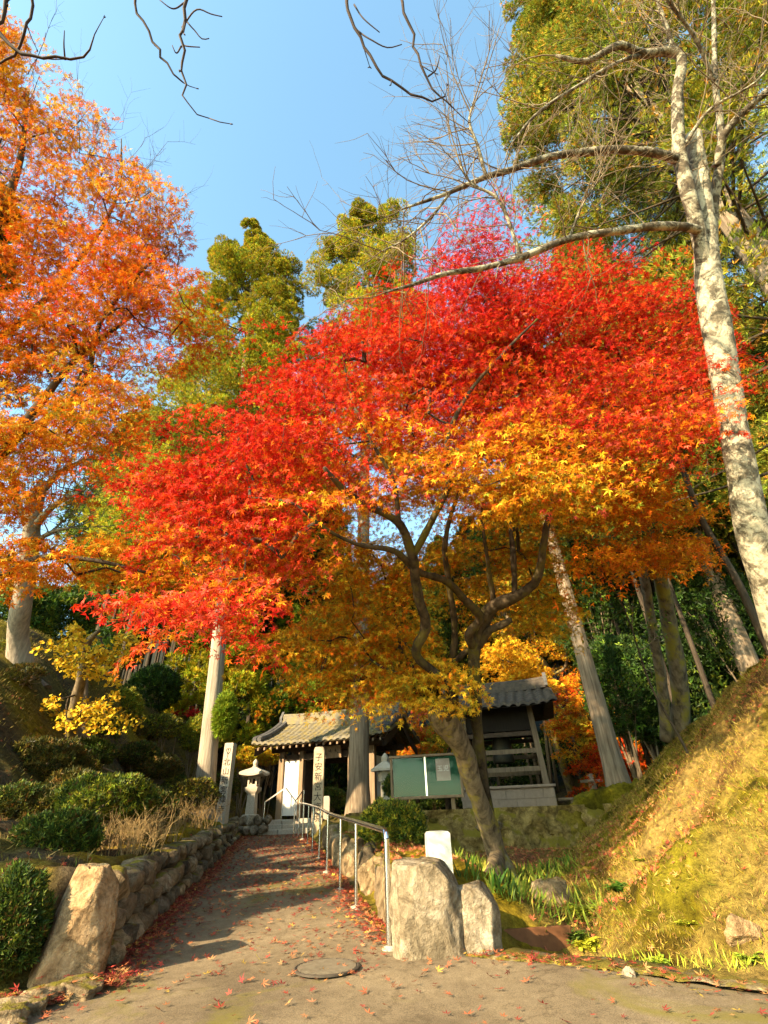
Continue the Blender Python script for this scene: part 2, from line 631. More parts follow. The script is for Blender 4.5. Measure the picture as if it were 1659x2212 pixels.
def H(x, y, rough=True):
    x, y = np.asarray(x, float), np.asarray(y, float)
    z0 = zp(y)
    dl, dr = pl(y) - x, x - pr(y)
    wh = ip(y, [3.0, 4.4, 5.0, 8, 12, 16.5, 18, 20], [.1, .25, .6, .56, .5, .42, .4, .4])
    s = np.maximum(dl - .4, 0)
    bank = ip(s, [0, 1, 2, 3, 4.5, 6, 9, 14, 30, 80], [0, .25, .95, 2.1, 3.9, 5.1, 6.2, 7.5, 11, 20]) * ip(y, [0, 3, 5, 8, 12, 16, 22], [.1, .2, .3, .62, .9, 1.1, 1.1])
    bank = np.minimum(bank, ip(y, [0, 9, 12, 15, 18, 21, 90], [20, 7, 5.2, 4.7, 4.2, 3.4, 3.0]))
    zl = z0 + wh * sm(dl, .12, .4) + bank + 1.2 * sm(y, 19, 25) * sm(-x, 4.5, 8) * sm(x, -11, -8)
    # right of the path: mossy mound, low garden, stepped-up plateau, steep bank
    zv = ip(y, [0, 3.5, 4.4, 5.2, 6, 7.1, 9.3, 12], [.38, .40, .41, .38, .40, .5, .62, .7])
    zr = np.where(y < 5.4, np.minimum(z0, zv + .1), zv) * sm(dr, .0, .6) + z0 * (1 - sm(dr, .0, .6))
    zr = zr + .40 * sm(dr, .1, .38) * (1 - sm(dr, .95, 2.0)) * sm(y, 5.3, 6.2)
    zr = zr - .42 * np.exp(-(((x - 1.32) / .42) ** 2 + ((y - 5.5) / .42) ** 2))
    plat = 1.4 + .0 * x
    st = np.where(dr > .75, sm(y, 12.25, 12.4), sm(y, 11.5, 18.2)) * sm(dr, -.1, .5)
    zr = zr * (1 - st) + plat * st
    xt = ip(y, [0, 2, 3, 3.7, 4.2, 4.7, 5.2, 7.1, 9.3, 12.3, 14], [8.5, 6.6, 4.6, 3.25, 2.5, 1.95, 1.75, 1.95, 2.5, 3.6, 4.4])
    xk = ip(y, [0, 3, 4.5, 7, 10, 11.5, 13, 60], [10, 7.4, 6.1, 5.3, 5.6, 5.7, 6.0, 6.5])
    zk = ip(y, [0, 3, 5, 7, 10, 11.5, 13.5, 60], [4.6, 4.0, 3.5, 3.05, 2.65, 2.15, 1.7, 1.7])
    t = np.clip((x - xt) / (xk - xt), 0, 1)
    zr = zr + (zk - zr) * (.75 * t + .25 * t * t) * (t > 0)
    zr = zr + np.maximum(x - xk, 0) * ip(y, [0, 8, 14, 30], [.1, .1, .2, .3])
    z = np.where(dl > 0, zl, np.where(dr > 0, zr, z0))
    z = z + np.maximum(y - 31, 0) * .42 * sm(np.hypot(x, y), 28, 40) * sm(y, 28, 34)
    z = np.where(y > 120, np.minimum(z, 40), z)
    if rough:
        inside = (dl < 0) & (dr < 0) & (y < 17.6)
        d = np.maximum(dl, dr)
        p3 = np.stack([x, y, x * 0], -1)
        n = .06 * fbm(p3 * 2.2, 3, 4) + .16 * fbm(p3 * .55, 9, 2) * (t > .1)
        n = n + (.05 * fbm(p3 * 5, 31, 4) + .02 * np.abs(fbm(p3 * 13, 33, 2))) * ((t > .02) & (t < 1.4) & (y < 13))
        z = z + n * sm(d, 0, .5) - .05 * inside
    return z


def Hs(x, y):
    return float(H(np.array([x]), np.array([y]))[0])


def PG(u, v, y0=2.5, y1=40):
    Y = np.linspace(y0, y1, 1500)
    d = ray(u, v)
    k = (Y - CAM[1]) / d[1]
    pts = CAM + d * k[:, None]
    hit = np.nonzero(H(pts[:, 0], pts[:, 1]) > pts[:, 2])[0]
    return pts[hit[0]] if len(hit) else pts[-1]


def ground():
    def ax(segs):
        out = []
        for a, b, st in segs:
            out.append(np.arange(a, b, st))
        return np.concatenate(out + [[segs[-1][1]]])
    xs = ax([(-900, -120, 60), (-120, -30, 5), (-30, -14, 1.0), (-14, -6, .22), (-6, 7, .042), (7, 14, .3), (14, 40, 1.5), (40, 120, 6), (120, 900, 60)])
    ys = ax([(-600, -60, 60), (-60, -8, 4), (-8, 3, .3), (3, 13, .042), (13, 26, .2), (26, 60, 1.2), (60, 140, 6), (140, 900, 60)])
    X, Y = np.meshgrid(xs, ys, indexing='ij')
    Z = H(X, Y)
    V = np.stack([X, Y, Z], -1)
    p3 = np.stack([X, Y, X * 0], -1)
    n1 = fbm(p3 * .9, 21, 4)[..., None]
    n2 = fbm(p3 * 3.1, 22, 4)[..., None]
    dl, dr = pl(Y) - X, X - pr(Y)
    soil, moss, straw, litter = np.array([.12, .085, .045]), np.array([.24, .19, .012]), np.array([.40, .26, .07]), np.array([.3, .13, .05])
    C = soil + (moss - soil) * np.clip(.45 + n1 * .8, 0, 1)
    rb = (dr > 0)[..., None] * (X > 1.2)[..., None] * (Y < 12.6)[..., None]
    cb = straw + (moss * 1.1 - straw) * np.clip(.42 + n1 * 1.1, 0, 1) + (np.array([.2, .1, .035]) - straw) * np.clip(n2 * 1.3 - .15, 0, .9)
    C = np.where(rb > 0, cb, C)
    mound = (sm(dr, .05, .2) * (1 - sm(dr, 1.2, 1.9)) * sm(Y, 5, 6) * (1 - sm(Y, 13, 15)))[..., None]
    C = C + (np.array([.36, .25, .012]) - C) * mound * np.clip(.9 + n2 * .5, 0, 1)
    wt = (sm(dl, .1, .25) * (1 - sm(dl, .7, 1.1)) * sm(Y, 4.4, 5))[..., None]
    C = C + (np.array([.36, .24, .012]) - C) * wt * np.clip(.75 + n2, 0, 1)
    lv = (sm(dr, 1.6, 2.4) * sm(Y, 7.2, 8.2) * (1 - sm(Y, 12, 12.4)) * (1 - sm(X, 2.6, 3.4)))[..., None]
    C = C + (litter * 1.15 - C) * lv * np.clip(.7 + n2 * .8, 0, 1)
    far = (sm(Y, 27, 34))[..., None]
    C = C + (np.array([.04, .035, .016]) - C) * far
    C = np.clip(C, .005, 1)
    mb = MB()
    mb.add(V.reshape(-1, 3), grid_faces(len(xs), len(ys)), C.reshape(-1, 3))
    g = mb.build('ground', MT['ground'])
    struct(g)


ground()


def path():
    ys = np.concatenate([np.arange(-6, 3, .3), np.arange(3, 17.3, .07), [17.4]])
    t = np.linspace(0, 1, 60)
    X = pl(ys)[:, None] * (1 - t) + pr(ys)[:, None] * t
    Y = np.repeat(ys[:, None], len(t), 1)
    # ragged edges
    e = .05 * fbm(np.stack([X * 0, Y * 2.5, X * 0 + 3], -1), 5, 3)
    X = X + e * (np.abs(t - .5) * 2) ** 6 * np.sign(t - .5) * -1
    p3 = np.stack([X, Y, X * 0], -1)
    Z = zp(Y) + .012 * fbm(p3 * .9, 41, 3) - .03 * (np.abs(t - .5) * 2) ** 8
    mb = MB()
    mb.add(np.stack([X, Y, Z], -1).reshape(-1, 3), grid_faces(len(ys), len(t)))
    o = mb.build('path', MT['asphalt'])
    struct(o)


path()

# ------------------------------------------------------------------ foliage machinery
def _tmpl_maple():
    V, F = [], []
    for ang, ln in ((90, 1), (38, .88), (142, .88), (-8, .6), (188, .6)):
        a = math.radians(ang)
        for rr, da, z in ((0, 0, 0), (.42, -.30, .02), (1, 0, -.12), (.42, .30, .02)):
            V.append((rr * ln * math.cos(a + da), rr * ln * math.sin(a + da) - .1, z))
        b = len(V) - 4
        F.append((b, b + 1, b + 2, b + 3))
    return np.array(V), np.array(F)


def _tmpl_star3():
    V, F = [], []
    for ang, ln in ((90, 1), (20, .85), (160, .85)):
        a = math.radians(ang)
        for rr, da, z in ((0, 0, 0), (.45, -.4, .03), (1, 0, -.1), (.45, .4, .03)):
            V.append((rr * ln * math.cos(a + da), rr * ln * math.sin(a + da), z))
        b = len(V) - 4
        F.append((b, b + 1, b + 2, b + 3))
    return np.array(V), np.array(F)


T_MAPLE, T_STAR = _tmpl_maple(), _tmpl_star3()
T_OVAL = (np.array([(0, -.5, 0), (.3, 0, .06), (0, .5, -.04), (-.3, 0, .06)]), np.array([(0, 1, 2, 3)]))
T_FAN = (np.array([(0, -.4, 0), (.5, .2, .05), (.18, .45, 0), (0, .3, 0), (-.18, .45, 0), (-.5, .2, .05)]), np.array([(0, 1, 2, 3), (0, 3, 4, 5)]))


def _tmpl_tuft(n, w, seed, spread):
    r = np.random.default_rng(seed)
    V, F = [], []
    for k in range(n):
        a = 2 * math.pi * k / n + r.uniform(-.3, .3)
        sp = spread * r.uniform(.5, 1)
        d = np.array([math.cos(a) * sp, 1 - .3 * sp, math.sin(a) * sp])
        s = nrm(np.cross(d, r.normal(size=3))) * w
        L_ = r.uniform(.7, 1.0)
        V += [d * 0, d * L_ * .45 + s, d * L_, d * L_ * .45 - s]
        F.append(tuple(range(4 * k, 4 * k + 4)))
    return np.array(V), np.array(F)


T_TUFT = _tmpl_tuft(5, .07, 3, .62)
T_TUFT3 = _tmpl_tuft(3, .11, 5, .55)
T_FINE = _tmpl_tuft(6, .06, 9, 1.0)
T_BLADE = (np.array([(-.03, 0, 0), (.03, 0, 0), (.02, .6, .08), (0, 1, .3)]), np.array([(0, 1, 2, 3)]))


def scatter(mb, tmpl, pos, up, normal, size, col):
    """place a template: its +y along up, its +z along normal"""
    TV, TF = tmpl
    n = len(pos)
    y = nrm(up)
    x = nrm(np.cross(y, normal))
    z = np.cross(x, y)
    s = np.broadcast_to(np.asarray(size, float), (n,))[:, None, None]
    V = pos[:, None] + s * (TV[None, :, :1] * x[:, None] + TV[None, :, 1:2] * y[:, None] + TV[None, :, 2:] * z[:, None])
    F = TF[None] + (np.arange(n) * len(TV))[:, None, None]
    mb.add(V.reshape(-1, 3), F.reshape(-1, TF.shape[1]), np.repeat(col, len(TV), 0))


def pick(r, pal, n, jit=.25):
    cs = np.array([p[:3] for p in pal])
    w = np.array([p[3] if len(p) > 3 else 1 for p in pal], float)
    c = cs[r.choice(len(cs), n, p=w / w.sum())]
    return np.clip(c * np.exp(r.normal(0, jit, (n, 1))) * np.exp(r.normal(0, jit * .35, (n, 3))), 0, .9)


def inpoly(poly, u, v):
    poly = np.asarray(poly, float)
    r = np.zeros(len(u), bool)
    j = len(poly) - 1
    for i in range(len(poly)):
        (x0, y0), (x1, y1) = poly[i], poly[j]
        c = ((y0 > v) != (y1 > v)) & (u < (x1 - x0) * (v - y0) / (y1 - y0 + 1e-9) + x0)
        r ^= c
        j = i
    return r


def poly_points(r, poly, n, mind=0):
    poly = np.asarray(poly, float)
    lo, hi = poly.min(0), poly.max(0)
    out = np.zeros((0, 2))
    while len(out) < n:
        q = lo + r.random((n * 3, 2)) * (hi - lo)
        q = q[inpoly(poly, q[:, 0], q[:, 1])]
        out = np.concatenate([out, q])
    return out[:n]


SUNV = np.array(sdir[:])


def sprays(mb, r, centers, rad, thick, nleaf, size, tmpl, colf, flat=.55, droop=.25):
    """flattish sprays of leaves; colf(center index array, positions) -> colours"""
    k = len(centers)
    rad = np.broadcast_to(rad, (k,))
    idx = np.repeat(np.arange(k), nleaf)
    n = len(idx)
    tn = nrm(np.array([0, -.15, 1.0]) + r.normal(0, .28, (k, 3)))
    a = nrm(np.cross(tn, r.normal(size=(k, 3))))
    b = np.cross(tn, a)
    rr = np.sqrt(r.random(n)) * rad[idx]
    th = r.random(n) * 2 * math.pi
    asp = r.uniform(.6, 1.0, k)[idx]
    pos = centers[idx] + (np.cos(th) * rr)[:, None] * a[idx] + (np.sin(th) * rr * asp)[:, None] * b[idx] + (r.normal(0, 1, n) * thick * (1.1 - .6 * rr / rad[idx]))[:, None] * tn[idx]
    pos[:, 2] -= droop * (rr ** 2) / np.maximum(rad[idx], .01)
    nr = nrm(flat * tn[idx] + .3 * SUNV + r.normal(0, .42, (n, 3)))
    up = nrm(r.normal(0, 1, (n, 3)) + (pos - centers[idx]) / rad[idx][:, None] * .8 - np.array([0, 0, .5]))
    sz = size * r.uniform(.6, 1.2, n)
    scatter(mb, tmpl, pos, up, nr, sz, colf(idx, pos))
    return pos


def grow(mb, r, limbs, targets, rtip=.006, rmax=.08, step=.35, sides=4, wob=.06, sag=.0):
    """connect every target to the nearest limb or branch"""
    nodes = list(np.concatenate(limbs))
    par = [-1] * len(nodes)
    base = len(nodes)
    root = nodes[0]
    chains = []
    order = np.argsort([min(np.linalg.norm(np.concatenate(limbs) - t, axis=1)) for t in targets])
    arr = np.array(nodes)
    for ti in order:
        t = targets[ti]
        d = np.linalg.norm(arr - t, axis=1) + .12 * np.linalg.norm(arr - root, axis=1)
        s = int(np.argmin(d))
        L_ = np.linalg.norm(arr[s] - t)
        n = max(2, int(L_ / step) + 1)
        q = np.linspace(0, 1, n + 1)[1:, None]
        pts = arr[s] * (1 - q) + t * q
        pts[:-1] += r.normal(0, wob * L_ ** .5, (n - 1, 3)) if n > 1 else 0
        pts[:, 2] += sag * L_ * (q[:, 0] * (1 - q[:, 0])) * 4
        ids = [s]
        for p in pts:
            par.append(ids[-1])
            ids.append(len(par) - 1)
        arr = np.concatenate([arr, pts])
        chains.append(ids)
    cnt = np.zeros(len(arr))
    for ids in chains:
        cnt[ids[-1]] += 1
    for i in range(len(arr) - 1, base - 1, -1):
        if par[i] >= 0:
            cnt[par[i]] += cnt[i]
    for ids in chains:
        c = cnt[ids]
        c[0] = c[1]
        rad = np.minimum(rtip * np.maximum(c, .6) ** .5, rmax)
        rad[-1] *= .5
        tube(mb, arr[ids], rad, sides, cap=False)
    return arr


def twigs(mb, r, start, d, length, rad, depth, sides=3, bend=.25, nchild=(2, 4), up=.12):
    n = 5
    pts = [np.asarray(start, float)]
    d = nrm(np.asarray(d, float))
    for k in range(n):
        d = nrm(d + r.normal(0, bend, 3) * .5 + np.array([0, 0, up * .3]))
        pts.append(pts[-1] + d * length / n)
    pts = np.array(pts)
    tube(mb, pts, np.linspace(rad, rad * .45, n + 1), sides, cap=False)
    if depth > 0:
        for _ in range(r.integers(nchild[0], nchild[1] + 1)):
            i = r.integers(2, n + 1)
            dd = nrm(nrm(pts[i] - pts[i - 1]) + r.normal(0, .55, 3))
            twigs(mb, r, pts[i], dd, length * r.uniform(.45, .75), rad * .55, depth - 1, sides, bend, nchild, up)


def px_path(rows):
    """rows of (u, v, D, radius)"""
    return np.array([np.append(PD(u, v, D), rr) for u, v, D, rr in rows])


def limb(mb, rows, n=24, sides=8, rough=.15, seed=0):
    q = spline(px_path(rows), n)
    tube(mb, q[:, :3], np.maximum(q[:, 3], .004), sides, rough, seed)
    return q[:, :3]


# palette (leaf colours)
RED = (.50, .016, .008)
CRIM = (.36, .012, .012)
SCAR = (.60, .05, .010)
PINK = (.62, .085, .045)
ORNG = (.58, .125, .007)
AMBR = (.56, .215, .007)
YELL = (.72, .42, .025)
OLIV = (.32, .24, .018)
GRNY = (.26, .25, .02)
GRN = (.07, .12, .015)
DGRN = (.02, .042, .010)


def lerp_pal(r, v, stops, n_jit=.22):
    """stops: list of (v, palette). blends by random choice between neighbouring palettes"""
    vs = np.array([s[0] for s in stops])
    f = np.interp(v, vs, np.arange(len(vs)))
    k = np.clip(np.floor(f + r.normal(0, .28, len(v)) + .5).astype(int), 0, len(vs) - 1)
    out = np.zeros((len(v), 3))
    for i in range(len(vs)):
        m = k == i
        if m.any():
            out[m] = pick(r, stops[i][1], int(m.sum()), n_jit)
    return out

# ------------------------------------------------------------------ stone walls and boulders
def wall_left():
    r = np.random.default_rng(11)
    mb = MB()
    y = 4.95
    ys = np.arange(4.9, 17.0, .25)
    # dark earth core behind the stones
    core = MB()
    for course in range(3):
        y = 4.95 + course * .09
        while y < 16.9:
            L_ = r.uniform(.22, .42)
            wh = float(ip(y, [4.4, 5.0, 8, 12, 16.5], [.35, .60, .56, .5, .42]))
            hh = wh / 3
            x = float(pl(np.array(y + L_ / 2))) - .10 - .05 * course + r.normal(0, .025)
            z = float(zp(y)) + hh * (course + .5) - .02
            s = (r.uniform(.15, .2), L_ / 2 * .98, hh * r.uniform(.50, .66))
            rock(mb, (x, y + L_ / 2, z), s, int(r.integers(1e6)), cuts=7, rz=r.normal(.2, .12), rough=.12, boxy=.5)
            y += L_ * .97
    o = mb.build('stone_wall', MT['rock'], auto=50)
    tag(o, 'long low dry stone wall with mossy top along the left edge of the path', 'wall')


wall_left()


def boulders():
    # leaning tan stone at the left foot of the path
    r = np.random.default_rng(5)
    V, F = ICO5
    V = V.copy()
    V = V * .45 + .55 * V / np.max(np.abs(V), axis=1, keepdims=True)
    for n, d in (((.75, -.5, .25), .80), ((-.9, -.4, .1), .74), ((0, 0, 1), .86), ((.5, .2, .9), .95), ((-.35, -.8, .4), .72), ((.35, -.95, -.1), .76), ((.3, -.8, .75), .95)):
        n = nrm(np.array(n))
        e = V @ n - d
        V -= np.where(e > 0, e * .95, 0)[:, None] * n
    V = weather(V, 77, .05)
    V = V * np.array([.225, .22, .42])
    t = (V[:, 2] + .42) / .84
    V[:, 0] = V[:, 0] * (1.3 - .5 * t) + .07 * (t - .5)
    b = P(152, 2100, 4.62)
    z = float(zp(4.7))
    mb = MB()
    mb.add(XF((b[0] - .06, 4.72, z + .31), .25)(V), F)
    tag(mb.build('standing_stone', MT['rock_tan'], auto=60), 'tall tan boulder leaning right at the left foot of the path, flat on top', 'boulder')
    specs = [
        ('boulder', (930, 2062, 5.1), (.32, .25, .36), 31, 'large pale craggy boulder beside the nearest handrail post', .27, 'rock_pale'),
        ('boulder', (1041, 2062, 5.12), (.185, .17, .27), 44, 'narrow pale boulder standing right of the large craggy one by the gutter', .17, 'rock_pale'),
        ('boulder', (868, 2010, 5.5), (.12, .16, .26), 47, 'small mossy rock wedged between the nearest handrail post and the craggy boulder', .2, 'rock'),
        ('boulder', (40, 2040, 4.75), (.16, .2, .22), 52, 'grey rounded rock above the dark bush left of the leaning tan boulder', .30, 'rock'),
        ('boulder', (152, 2142, 4.38), (.20, .13, .09), 58, 'flat dark rock lying at the foot of the leaning tan boulder', .02, 'rock'),
    ]
    for nm, (u, v, Y), s, seed, lab, dz, m in specs:
        p = P(u, v, Y)
        mb = MB()
        if seed == 31:
            mb.add(*carved(mb, (p[0], Y, float(zp(Y)) + dz), s, seed, [((0, -.05, 1), .84), ((.75, -.15, .62), .80), ((-1, -.25, .12), .86), ((.05, -1, .12), .80), ((.7, -.75, .1), .9), ((-.6, -.8, .3), .92), ((1, 0, -.1), .9)], .62))
        elif seed == 44:
            mb.add(*carved(mb, (p[0], Y, float(zp(Y)) + dz), s, seed, [((-.1, -.1, 1), .88), ((.65, -.2, .72), .78), ((-1, -.2, .1), .86), ((.1, -1, .2), .8), ((.8, -.6, 0), .85)], .5))
        else:
            rock(mb, (p[0], Y, float(zp(Y)) + dz), s, seed, hi=True, cuts=11, rough=.10, boxy=.5)
        tag(mb.build(nm, MT[m], auto=60), lab, 'boulder', 'boulders at the foot of the path')
    # mossy edging boulders under the handrail
    y, k = 5.75, 0
    labs = ['mossy edging rock right behind the second handrail post', 'dark streaked edging rock beside the third handrail post',
            'grey edging rock with yellow moss before the fourth handrail post', 'broad edging rock under the middle of the handrail',
            'low edging rock under the far half of the handrail', 'small edging rock near the sixth handrail post', 'edging rock shaded by the round bush beside the rail',
            'low mossy rock near the far end of the handrail', 'last edging rock before the steps']
    while k < 9:
        L_ = r.uniform(.75, 1.0) if k else .7
        x = float(pr(np.array(y + L_ / 2))) + .22 + r.normal(0, .03)
        mb = MB()
        rock(mb, (x, y + L_ / 2, float(zp(y)) + .14), (.2, L_ * .54, r.uniform(.27, .34)), 300 + k, hi=k < 4, cuts=9, rough=.14, boxy=.5, rz=.2)
        tag(mb.build('edging_rock', MT['rock'], auto=60), labs[k], 'rock', 'mossy rocks edging the path under the handrail')
        y += L_
        k += 1
    # kerb of long stones, lower left
    for k, (u, v, Y, L_, lab) in enumerate([(88, 2128, 4.25, .28, 'short mossy kerb stone beneath the leaning tan boulder'), (28, 2158, 4.05, .34, 'long mossy kerb stone in the bottom left corner beside drifted leaves'), (-60, 2190, 3.8, .5, 'kerb stone running out of the picture at the bottom left')]):
        p = P(u, v, Y)
        mb = MB()
        rock(mb, (p[0], p[1], float(zp(Y)) + .01), (.1, L_ * .55, .075), 400 + k, hi=True, cuts=6, rz=-1.02, rough=.1, boxy=.8)
        tag(mb.build('kerb_stone', MT['rock'], auto=60), lab, 'kerb', 'kerb stones at the lower left')
    # low rough stone terrace under the lantern
    mb = MB()
    c = P(525, 1775, 16.9)
    for i in range(6):
        for j in range(2):
            rock(mb, (c[0] - .62 + i * .25 + .06 * j, 16.95 + .05 * j + .08 * math.sin(i), 1.02 + .13 + .24 * j), (.14, .16, .135), 500 + i * 2 + j, cuts=8, boxy=.5)
    tag(mb.build('terrace_wall', MT['rock_pale'], auto=50), 'short rough stone terrace wall beneath the stone lantern', 'wall')
    for u, v, Y, s, lab, m in [(1058, 1792, 11.2, (.3, .2, .14), 'mossy half buried rock on leaf litter left of the maple base', 'rock'),
                               (1050, 2130, 4.4, (.04, .03, .045), '', 'rock_pale'),
                               (1353, 2077, 4.35, (.05, .045, .085), 'small pale upright marker stone where the asphalt meets the bank', 'rock_pale'),
                               (1195, 1952, 6.4, (.22, .18, .2), 'dark mossy rock on the gutter edge below the fern', 'rock'),
                               (1605, 2020, 5.0, (.13, .07, .1), 'tan rock sticking out of the steep grassy bank', 'rock_tan')]:
        if not lab:
            continue
        p = P(u, v, Y) if v > 2000 and Y < 4.5 else PG(u, v)
        mb = MB()
        rock(mb, (p[0], p[1], Hs(p[0], p[1]) + s[2] * .15), s, int(u), hi=True, cuts=8)
        tag(mb.build('rock', MT[m], auto=60), lab, 'rock')


boulders()


def retaining_wall():
    mb = MB()
    xs = np.linspace(-1.0, 4.6, 140)
    zs = np.linspace(0, 1, 22)
    X, Zt = np.meshgrid(xs, zs, indexing='ij')
    z0 = H(xs, np.full_like(xs, 11.9)) - .15
    Z = z0[:, None] * (1 - Zt) + 1.46 * Zt
    p3 = np.stack([X * 2.4, Z * 3.2, X * 0], -1)
    Y = 12.12 + .22 * Zt + .12 * fbm(p3, 61, 4)
    mb.add(np.stack([X, Y, Z], -1).reshape(-1, 3), grid_faces(len(xs), len(zs))[:, ::-1])
    Yb = np.stack([Y[:, -1], Y[:, -1] + .5], 1)
    mb.add(np.stack([np.repeat(xs[:, None], 2, 1), Yb, np.repeat(Z[:, -1:], 2, 1) + np.array([0, -.04])], -1).reshape(-1, 3), grid_faces(len(xs), 2)[:, ::-1])
    tag(mb.build('retaining_wall', mat_rock('mossy_earth_wall', [(.14, .095, .035), (.33, .23, .07), (.4, .29, .12)], moss=(.2, .15, .015), moss_amt=.52, scale=3.5)), 'rough mossy retaining wall behind the maple carrying noticeboard and bell tower', 'wall')


retaining_wall()


# ------------------------------------------------------------------ handrails
def handrail():
    base = [(834, 5.2), (769, 6.85), (736, 7.95), (708, 9.5), (691, 11.1), (676, 12.5), (665, 13.9), (654, 15.2), (645, 16.4)]
    pts = []
    for u, Y in base:
        x = P(u, 1790, Y)[0]
        pts.append((x, Y, float(zp(Y))))
    root = thing('handrail', 'long stainless steel handrail on slim posts along the right edge of the path', 'handrail', pts[0])
    top = []
    for i, (x, Y, z) in enumerate(pts):
        mb = MB()
        r_ = .024 if i == 0 else .019
        h = .80
        tube(mb, [(x, Y, z - .1), (x, Y, z + h - (.06 if i == 0 else 0))], r_, 12)
        mb.build('post', MT['steel'], root, auto=40)
        mb = MB()
        tube(mb, [(x, Y, z - .03), (x, Y, z + .014)], .06, 16)
        mb.build('post_foot', MT['granite'], root, auto=40)
        top.append((x, Y, z + h))
    (x, Y, z), b = top[0], np.array(top[1])
    t0 = np.array(top[0])
    dd = nrm(b - t0)
    lead = [t0 - np.array([0, 0, .06]), t0 - np.array([0, 0, .022]) + dd * .012, t0 + dd * .06]
    q = np.concatenate([lead, spline(np.array([t0 + dd * .1] + top[1:] + [np.array(top[-1]) + np.array([-.12, .8, .12])]), 70)])
    mb = MB()
    tube(mb, q, .024, 12)
    mb.build('rail', MT['steel'], root, auto=40)
    # short stair rails
    for k, (u0, u1, lab) in enumerate([(567, 607, 'short stainless stair rail climbing to the left of the gate'), (634, 654, 'short stainless stair rail in the middle of the gate steps')]):
        a = np.array([P(u0, 1795, 17.0)[0], 17.0, 1.02])
        c = np.array([P(u1, 1770, 18.9)[0], 18.9, 1.42])
        root = thing('stair_rail', lab, 'handrail', a, 'stair rails at the gate')
        for p in (a, c):
            mb = MB()
            tube(mb, [p - (0, 0, .1), p + (0, 0, .82)], .02, 10)
            mb.build('post', MT['steel'], root, auto=40)
        mb = MB()
        d = nrm(c - a)
        tube(mb, [a + (0, 0, .82), c + (0, 0, .82), c + (0, 0, .82) + d * .3], .023, 10)
        mb.build('rail', MT['steel'], root, auto=40)


handrail()


def text_mesh(name, chars, mat, parent, origin, right, up, out, size, step, vertical=True):
    """write characters as thin raised lettering"""
    mb = MB()
    right, up, out = (nrm(np.array(a, float)) for a in (right, up, out))
    for i, ch in enumerate(chars):
        cu = bpy.data.curves.new('t', 'FONT')
        cu.body = ch
        cu.size = size
        cu.align_x = 'CENTER'
        cu.align_y = 'CENTER'
        cu.resolution_u = 3
        o = bpy.data.objects.new('t', cu)
        COL.objects.link(o)
        dg = bpy.context.evaluated_depsgraph_get()
        me = bpy.data.meshes.new_from_object(o.evaluated_get(dg))
        V = np.array([v.co[:] for v in me.vertices]).reshape(-1, 3)
        F = [tuple(p.vertices) for p in me.polygons]
        bpy.data.objects.remove(o)
        bpy.data.curves.remove(cu)
        bpy.data.meshes.remove(me)
        if not len(V):
            continue
        sx, sy = (0, -i * step) if vertical else (i * step, 0)
        W = np.asarray(origin) + (V[:, :1] + sx) * right + (V[:, 1:2] + sy) * up + out * .004
        mb.add(W, F)
    return mb.build(name, mat, parent, smooth=False)


def pillar(name, label, cat, u, v, Y, h, w, chars, m, rz=0, cap=.5, zb=None):
    p = P(u, v, Y)
    z = Hs(p[0], Y) - .05 if zb is None else zb
    root = thing(name, label, cat, (p[0], Y, z), 'inscribed stone pillars' if chars else None)
    xf = XF((p[0], Y, z), rz)
    mb = MB()
    hw_ = w / 2
    V, F = [], []
    prof = [(0, 1), (h - .10 * cap, 1), (h - .02 * cap, .86), (h, .6)]
    for zz, s in prof:
        V += [(-hw_ * s, -hw_ * s, zz), (hw_ * s, -hw_ * s, zz), (hw_ * s, hw_ * s, zz), (-hw_ * s, hw_ * s, zz)]
    for k in range(len(prof) - 1):
        for j in range(4):
            F.append((4 * k + j, 4 * k + (j + 1) % 4, 4 * k + 4 + (j + 1) % 4, 4 * k + 4 + j))
    n = 4 * (len(prof) - 1)
    F.append((n, n + 1, n + 2, n + 3))
    mb.add(xf(np.array(V)), F)
    mb.build('shaft', m, root, smooth=False)
    c, s = math.cos(rz), math.sin(rz)
    if chars:
        step = w * .86
        text_mesh('inscription', chars, MT['ink'], root, xf(np.array([[0, -hw_ - .002, h - .22 - w * .25]]))[0], (c, s, 0), (0, 0, 1), (s, -c, 0), w * .78, (h - .45) / len(chars))
    return root, xf, hw_, z


